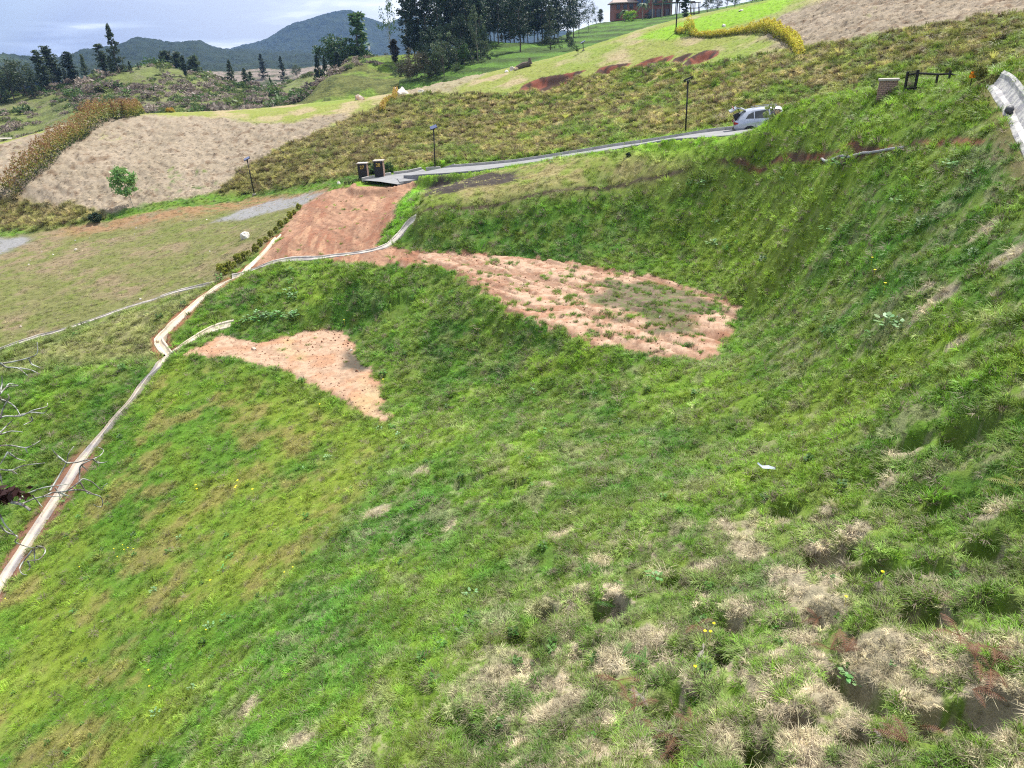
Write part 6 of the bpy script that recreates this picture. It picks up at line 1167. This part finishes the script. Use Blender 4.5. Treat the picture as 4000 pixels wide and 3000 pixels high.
# far road, sign and channel things at the edges
a = [Vector(P3(x, y, d)) for x, y, d in [(-260, 556, 128), (0, 551, 128), (50, 550, 128)]]; m = MB(); m.add([(p.x, p.y, p.z + .3) for p in a] + [(p.x * 1.03, p.y * 1.03, p.z + .2) for p in a], [(0, 1, 4, 3), (1, 2, 5, 4)]); tag(m.build('far_road', M_conc), kind='structure')
p = P3(1443, 196, 158.); z = drop(p[0], p[1]); r_ = empty('white_sign', (p[0], p[1], z), 0, 'small white tapered marker on a stick above the knoll', 'marker'); top = Vector(P3(1443, 186, 158.)).z - z; MB().tube([(0, 0, 0), (0, 0, top)], .04, 5).build('stick', M_post, r_); MB().box((0, 0, top), (.3, .2, .7), taper=(1.35, 1.2)).build('marker', simple('white_plastic', (.8, .8, .8), .5), r_)
p = G(3936, 460); r_ = empty('dark_pipe_piece', p + Vector((0, 0, .22)), 0, 'short dark grey cylinder lying in the white channel', 'pipe piece'); MB().tube([(-.18, -.25, .0), (-.05, -.08, .03), (.16, .28, -.05)], [.10, .12, .11], 10).build('tube', simple('dark_grey', (.07, .07, .08), .6), r_, smooth=True)
# ------------------------------------------------------------------ ferns, weeds, flowers, bare branches near the camera
M_fern = leaf_mat('fern_green', (.11, .26, .05), var=.25, trans=.4); M_fernb = leaf_mat('fern_brown', (.17, .085, .05), var=.35, trans=.2); M_ferng = leaf_mat('fern_grey', (.30, .26, .24), var=.3, trans=.1)
def frond(L, seed, mat, parent, az, el, curve=.5, npin=17, wmax=.32):
    g = random.Random(seed); m = MB(); ax = Vector((math.cos(az), math.sin(az), 0)); sd_ = Vector((-math.sin(az), math.cos(az), 0)); P_ = lambda t: ax * (L * t * math.cos(el)) + Vector((0, 0, L * (math.sin(el) * t - curve * t * t)))
    m.tube([P_(i / 6) for i in range(7)], [.006 * (1 - i / 8) for i in range(7)], 4, False)
    for i in range(2, npin):
        t = i / npin; w = L * wmax * (math.sin(min(1, t * 1.5) * math.pi / 2) * (1 - t) ** .75 + .02); b = P_(t); f = (P_(min(1, t + .02)) - b).normalized()
        for s in (1, -1):
            d = (sd_ * s * .9 + f * .45).normalized(); tip = b + d * w + Vector((0, 0, -w * .25 + g.uniform(-.01, .01))); hw = f * (L / npin * .38)
            for q in range(5):                               # cut edge: small leaflets along the pinna
                a_, b_ = q / 5, (q + .8) / 5; pa = b.lerp(tip, a_); pb = b.lerp(tip, b_); k = (1 - a_ * .8); m.add([pa - hw * k * .4, pa + hw * k, pb + hw * k * .8, pb - hw * k * .6], [(0, 1, 2, 3)])
    return m.build('frond', mat, parent)
def fern(px, py, fr, mat, label, name='fern', L=.42, group=None, seed=0):
    p = G(px, py); r_ = empty(name, p + Vector((0, 0, .10)), 0, label, 'fern', group)
    for i, (az, k) in enumerate(fr): frond(L * k, seed * 10 + i, mat, r_, az, .62 - .1 * (i % 3), .45)
    return r_
fern(2398, 2390, [(.2, 1.3), (2.4, 1.15), (1.3, .9), (2.9, 1.0)], M_fern, 'largest green fern with arching fronds over its own dark shadow', L=.42, seed=1)
fern(2430, 2580, [(-.55, 1.2), (.9, .8)], M_fern, 'single bright green fern frond pointing down to the right', L=.42, seed=2)
fern(2520, 2590, [(1.4, .7), (1.9, .5)], M_fern, 'small upright green fern right of the bright frond', L=.36, seed=3)
fern(2440, 2305, [(2.6, .8), (.5, .7)], M_fern, 'light green fern just above the largest fern', L=.34, seed=4); fern(2250, 2985, [(2.2, .8), (.4, .8)], M_fern, 'yellow green fern at the bottom edge of the photo', L=.32, seed=5)
fern(3960, 1925, [(2.8, 1), (.3, 1), (1.5, .8)], leaf_mat('fern_yellow', (.28, .30, .07), var=.25), 'tall yellow green weed at the right edge', L=.5, seed=6)
bl = [(2560,2860,'lowest left in the big rusty patch'),(2640,2900,'in the middle of the big rusty patch at the bottom edge'),(2600,2960,'at the very bottom of the big rusty patch'),(2480,2780,'left of the big rusty patch'),(2700,2850,'right side of the big rusty patch'),(2720,2460,'beside two yellow flowers'),(2410,2680,'below the bright green frond'),(3190,2440,'lying by the dark hollow in the straw'),(3300,2570,'hanging into the dark hollow'),(3240,2560,'left lip of the dark hollow'),(3480,2830,'left of the pair under the straw patch'),(3570,2860,'right of the pair under the straw patch'),(3740,2510,'above the rusty thicket on the right'),(3800,2600,'top of the rusty thicket on the right'),(3860,2640,'right part of the rusty thicket'),(3790,2720,'lower part of the rusty thicket'),(3540,2930,'under the pair near the bottom edge'),(3870,2560,'upper right of the rusty thicket')]
for i, (px, py, wh) in enumerate(bl):
    g = random.Random(i); fern(px, py, [(g.uniform(0, 6.28), g.uniform(.7, 1.15)) for _ in range(4)], M_fernb, 'dead rust brown fern ' + wh, 'dead_fern', L=.36, group='dead brown ferns at lower right', seed=20 + i)
for i, (px, py, wh) in enumerate([(2745,2560,'upper of two'),(2725,2585,'lower of two'),(2500,2735,'above the rusty patch'),(2800,2580,'right of the pair'),(3445,2925,'near the bottom edge')]):
    g = random.Random(90 + i); fern(px, py, [(g.uniform(0, 6.28), g.uniform(.5, .9)) for _ in range(3)], M_ferng, 'small withered grey fern leaf in the dry grass, ' + wh, 'withered_fern', L=.26, group='withered grey fern leaves', seed=50 + i)
# broad leaved weeds
M_weed = leaf_mat('weed_leaves', (.13, .27, .07), var=.35, trans=.3, rough=.4); M_weedp = leaf_mat('weed_pale', (.22, .36, .16), var=.3, trans=.3, rough=.35)
def weed_mesh(seed, mat, n=14, leaf=.16):
    g = np.random.default_rng(seed); m = MB()
    for i in range(n):
        az = g.uniform(0, 6.283); el = g.uniform(.0, .9); r0 = g.uniform(.02, .22); c = Vector((math.cos(az) * r0, math.sin(az) * r0, g.uniform(.06, .32))); d = Vector((math.cos(az) * math.cos(el), math.sin(az) * math.cos(el), math.sin(el) - .25)) * leaf * g.uniform(.7, 1.3); s = Vector((-math.sin(az), math.cos(az), g.uniform(-.2, .2))) * leaf * .34
        m.add([c, c + d * .35 + s, c + d * .75 + s * .75, c + d, c + d * .75 - s * .75, c + d * .35 - s], [(0, 1, 2, 3), (0, 3, 4, 5)]); m.tube([(0, 0, -.02), tuple(c)], .005, 3, False)
    me = bpy.data.meshes.new('weed'); me.from_pydata(m.v, [], m.f); me.materials.append(mat); return me
WM = [weed_mesh(i, M_weed if i < 2 else M_weedp) for i in range(4)]
wd = [(1002,1252),(1020,1246),(1040,1238),(1060,1245),(1078,1240),(970,1262),(1130,1240),(1150,1232),(1100,1232),(1137,1178),(1142,1160),(1128,1142),(1097,1155),(1132,1060),(1010,1230),(965,1250),(1145,1248)]
for i, (px, py) in enumerate(wd):
    o = link('broadleaf_weed', WM[i % 4]); o.location = G(px, py); s = random.uniform(.9, 1.4); o.scale = (s, s, s * .8); o.rotation_euler = (0, 0, random.uniform(0, 6)); tag(o, 'broad leaved pale green weed in the patch on the bank above the lower pad', 'weed', 'broad leaved weeds above the lower pad')
wd2 = [(250,1960),(715,1965),(700,2100),(3270,652),(3290,648),(3690,655),(3720,658),(3785,690),(3250,645),(3500,795),(3060,706),(2795,875),(2470,998),(3230,908),(2740,722),(1840,2330),(2090,1530),(2320,1540),(1560,1705),(1480,1680),(3080,1505),(2120,1690),(3460,1280),(3520,1290),(3400,1310),(880,2420),(600,2310),(820,2450),(290,2390),(340,2260),(750,2690),(610,2790),(870,2230),(900,2180),(2780,560+400),(3330,2665),(3310,2650),(2560,2260),(1190,1830),(1280,1790)]
for i, (px, py) in enumerate(wd2):
    o = link('broadleaf_weed', WM[i % 4]); o.location = G(px, py); s = random.uniform(.6, 1.1) * (1.3 if py < 1300 else .55); o.scale = (s, s, s * .8); o.rotation_euler = (0, 0, random.uniform(0, 6)); tag(o, 'single broad leaved weed scattered in the grass of the open slopes', 'weed', 'scattered weeds in the slopes')
M_yel = simple('yellow_petals', (.85, .72, .01), .5, var=.1)
def flower():
    m = MB(); m.tube([(0, 0, 0), (0, 0, .30)], .004, 3, False)
    for i in range(7): a = i * .8976; m.add([(0, 0, .30), (.03 * math.cos(a - .35), .03 * math.sin(a - .35), .31), (.042 * math.cos(a), .042 * math.sin(a), .305), (.03 * math.cos(a + .35), .03 * math.sin(a + .35), .31)], [(0, 1, 2, 3)])
    me = bpy.data.meshes.new('flower'); me.from_pydata(m.v, [], m.f); me.materials.append(M_yel); return me
FM = flower()
for px, py in [(2785,2472),(2772,2505),(2750,2503),(2712,2643),(3438,2275),(3297,2372),(490,2163),(526,2160),(484,2144),(505,2156),(450,2160),(316,2230),(464,2190),(587,2637),(591,2700),(810,2480),(824,2285),(828,2284),(710,2445),(930,1926),(925,1933),(993,1940),(1115,2255),(935,1905),(1148,2235),(772,1922),(776,1938),(28,2354),(1500,1507),(1347,1270),(1253,1605),(3400,1047),(3410,1096),(3450,1150)]:
    o = link('yellow_flower', FM); o.location = G(px, py); k = .62 if py > 2000 else 1.1; o.scale = (k, k, k); tag(o, 'tiny yellow flower standing in the grass', 'flower', 'yellow flowers in the grass')
p = G(2995, 1868); r_ = empty('grey_leaf', p, 0, 'pale blue grey broad leaf on a thin stalk above the grass', 'leaf'); MB().tube([(0, 0, 0), (.01, 0, .26)], .006, 5).build('stalk', M_pale, r_)
m = MB(); s = .26; m.add([(-.9 * s, .1 * s, .30 + .25 * s), (-.5 * s, -.15 * s, .28), (0, -.18 * s, .27), (.9 * s, -.1 * s, .20), (.95 * s, .1 * s, .21), (.1 * s, .16 * s, .29), (-.45 * s, .12 * s, .30), (-.8 * s, .2 * s, .30 + .3 * s)], [(0, 1, 6, 7), (1, 2, 5, 6), (2, 3, 4, 5)]); m.build('blade', simple('silver_leaf', (.34, .40, .48), .45, var=.15), r_)
# bare lichen grey tree reaching in from the left
M_twig = two_tone('lichen_bark', (.13, .105, .09), (.36, .38, .34), 18.)
BT = empty('bare_tree', (0, 0, 0), 0, 'leafless tree with lichen grey twigs reaching in from the left edge', 'tree')
tb = P3(-1250, 2100, 8.6); tz = float(height(np.array([tb[0]]), np.array([tb[1]]))[0]); BT.location = (tb[0], tb[1], tz)
top = P3(-1150, 1300, 8.4); Bv = Vector(BT.location)
def tl(p): return Vector(p) - Bv
mid_ = Vector(P3(-1200, 1800, 8.5)); up_ = Vector(top)
MB().tube([(0, 0, -.3), tl(mid_) * .5 + Vector((.1, 0, 0)), tl(mid_), tl(up_)], [.24, .18, .12, .06], 12).build('trunk', M_twig, BT, smooth=True)
main_b = [((-1200,1800,8.5),(-700,1905,7.9),(-300,1925,7.6),(0,1931,7.4),(43,1960,7.35),(83,1969,7.3),(119,1993,7.25)), ((-1180,1600,8.5),(-600,1640,7.8),(-200,1640,7.5),(0,1634,7.4)), ((-1210,1900,8.5),(-600,2060,7.8),(-200,2060,7.5),(0,2051,7.4)), ((-1180,1500,8.5),(-500,1440,7.8),(0,1419,7.5)), ((-1200,1750,8.5),(-500,1790,7.9),(-100,1760,7.6),(0,1741,7.5)), ((-1190,1700,8.5),(-500,1850,7.9),(-60,1845,7.5),(0,1832,7.45))]
twigs = [
 [(69,1962),(94,1935),(145,1913),(184,1902),(235,1895),(268,1890)],[(87,1968),(127,1950),(170,1940),(203,1939),(268,1937)],[(170,1940),(203,1924),(260,1917),(311,1881),(325,1870),(362,1884),(394,1913),(404,1900),(420,1888)],
 [(260,1917),(300,1913),(336,1917),(365,1931),(391,1939),(401,1960),(398,1978),(383,1980),(362,1968)],[(311,1881),(311,1845),(318,1816),(362,1794),(391,1780),(405,1758),(383,1747)],[(362,1794),(380,1806),(402,1808),(420,1802)],[(318,1816),(344,1840)],
 [(195,1917),(235,1852),(260,1808),(268,1772),(289,1743)],[(260,1808),(217,1772),(203,1751)],[(260,1808),(300,1806),(340,1795),(362,1794)],[(127,1936),(150,1962),(165,1980)],[(311,1881),(340,1925),(365,1931)],[(235,1925),(275,1940)],[(215,1905),(232,1930),(235,1950)],
 [(0,2051),(22,2076),(61,2091),(69,2101),(58,2116),(101,2134),(141,2141),(159,2130)],[(127,2148),(90,2195),(76,2221),(87,2242),(105,2246)],[(141,2134),(170,2138),(177,2156),(152,2185),(108,2192)],[(134,2145),(136,2199)],[(108,2192),(118,2215),(108,2230)],[(0,2010),(20,2050),(61,2091)],
 [(0,1417),(27,1435),(68,1437),(108,1467)],[(0,1421),(54,1412),(108,1399),(145,1381),(145,1336)],[(113,1399),(122,1421),(158,1437)],[(68,1437),(120,1445),(156,1463)],
 [(0,1539),(27,1512),(72,1507)],[(0,1534),(9,1494),(7,1467)],[(27,1512),(35,1499),(72,1505)],[(0,1634),(22,1625),(81,1625),(131,1602),(181,1589),(185,1575)],[(59,1625),(122,1611),(172,1614),(182,1600)],[(0,1634),(9,1607),(18,1584),(36,1553),(30,1540)],[(122,1629),(127,1643),(90,1661)],
 [(0,1697),(45,1684),(90,1688)],[(0,1741),(45,1740),(99,1749),(131,1738),(158,1720)],[(99,1749),(106,1768)],[(32,1765),(0,1815)],[(36,1770),(68,1792),(99,1799)],[(0,1833),(45,1837),(90,1819),(176,1808)],[(45,1837),(67,1852)],[(0,1851),(9,1892)],[(0,1690),(30,1660),(50,1640)],[(0,1560),(30,1570),(60,1590),(81,1625)]]
m = MB()
for b in main_b:
    pts = [tl(P3(x, y, d)) for x, y, d in b]; n = len(pts); m.tube(smooth_line([tuple(p) for p in pts], .15), np.linspace(.035, .010, len(smooth_line([tuple(p) for p in pts], .15))), 7, False)
m.build('branch', M_twig, BT, smooth=True); g = random.Random(4); m = MB()
for tw_ in twigs:
    d0 = 7.4 + g.uniform(-.12, .12); pts = [tuple(tl(P3(x, y, d0 + .08 * math.sin(i * 1.3 + g.random())))) for i, (x, y) in enumerate(tw_)]; sm_ = smooth_line(pts, .03); m.tube(sm_, np.linspace(.0080, .0030, len(sm_)), 5, False)
m.build('twigs', M_twig, BT, smooth=True)
p0 = P3(10, 1935, 7.38); V, F = leafcards(np.array(p0) + np.random.default_rng(2).normal(0, 1, (160, 3)) * [.07, .03, .028], .045, np.random.default_rng(3)); link('moss_clump', np_mesh('moss_clump', V - np.array(BT.location), F, leaf_mat('dark_moss', (.035, .014, .012), var=.3)), BT)
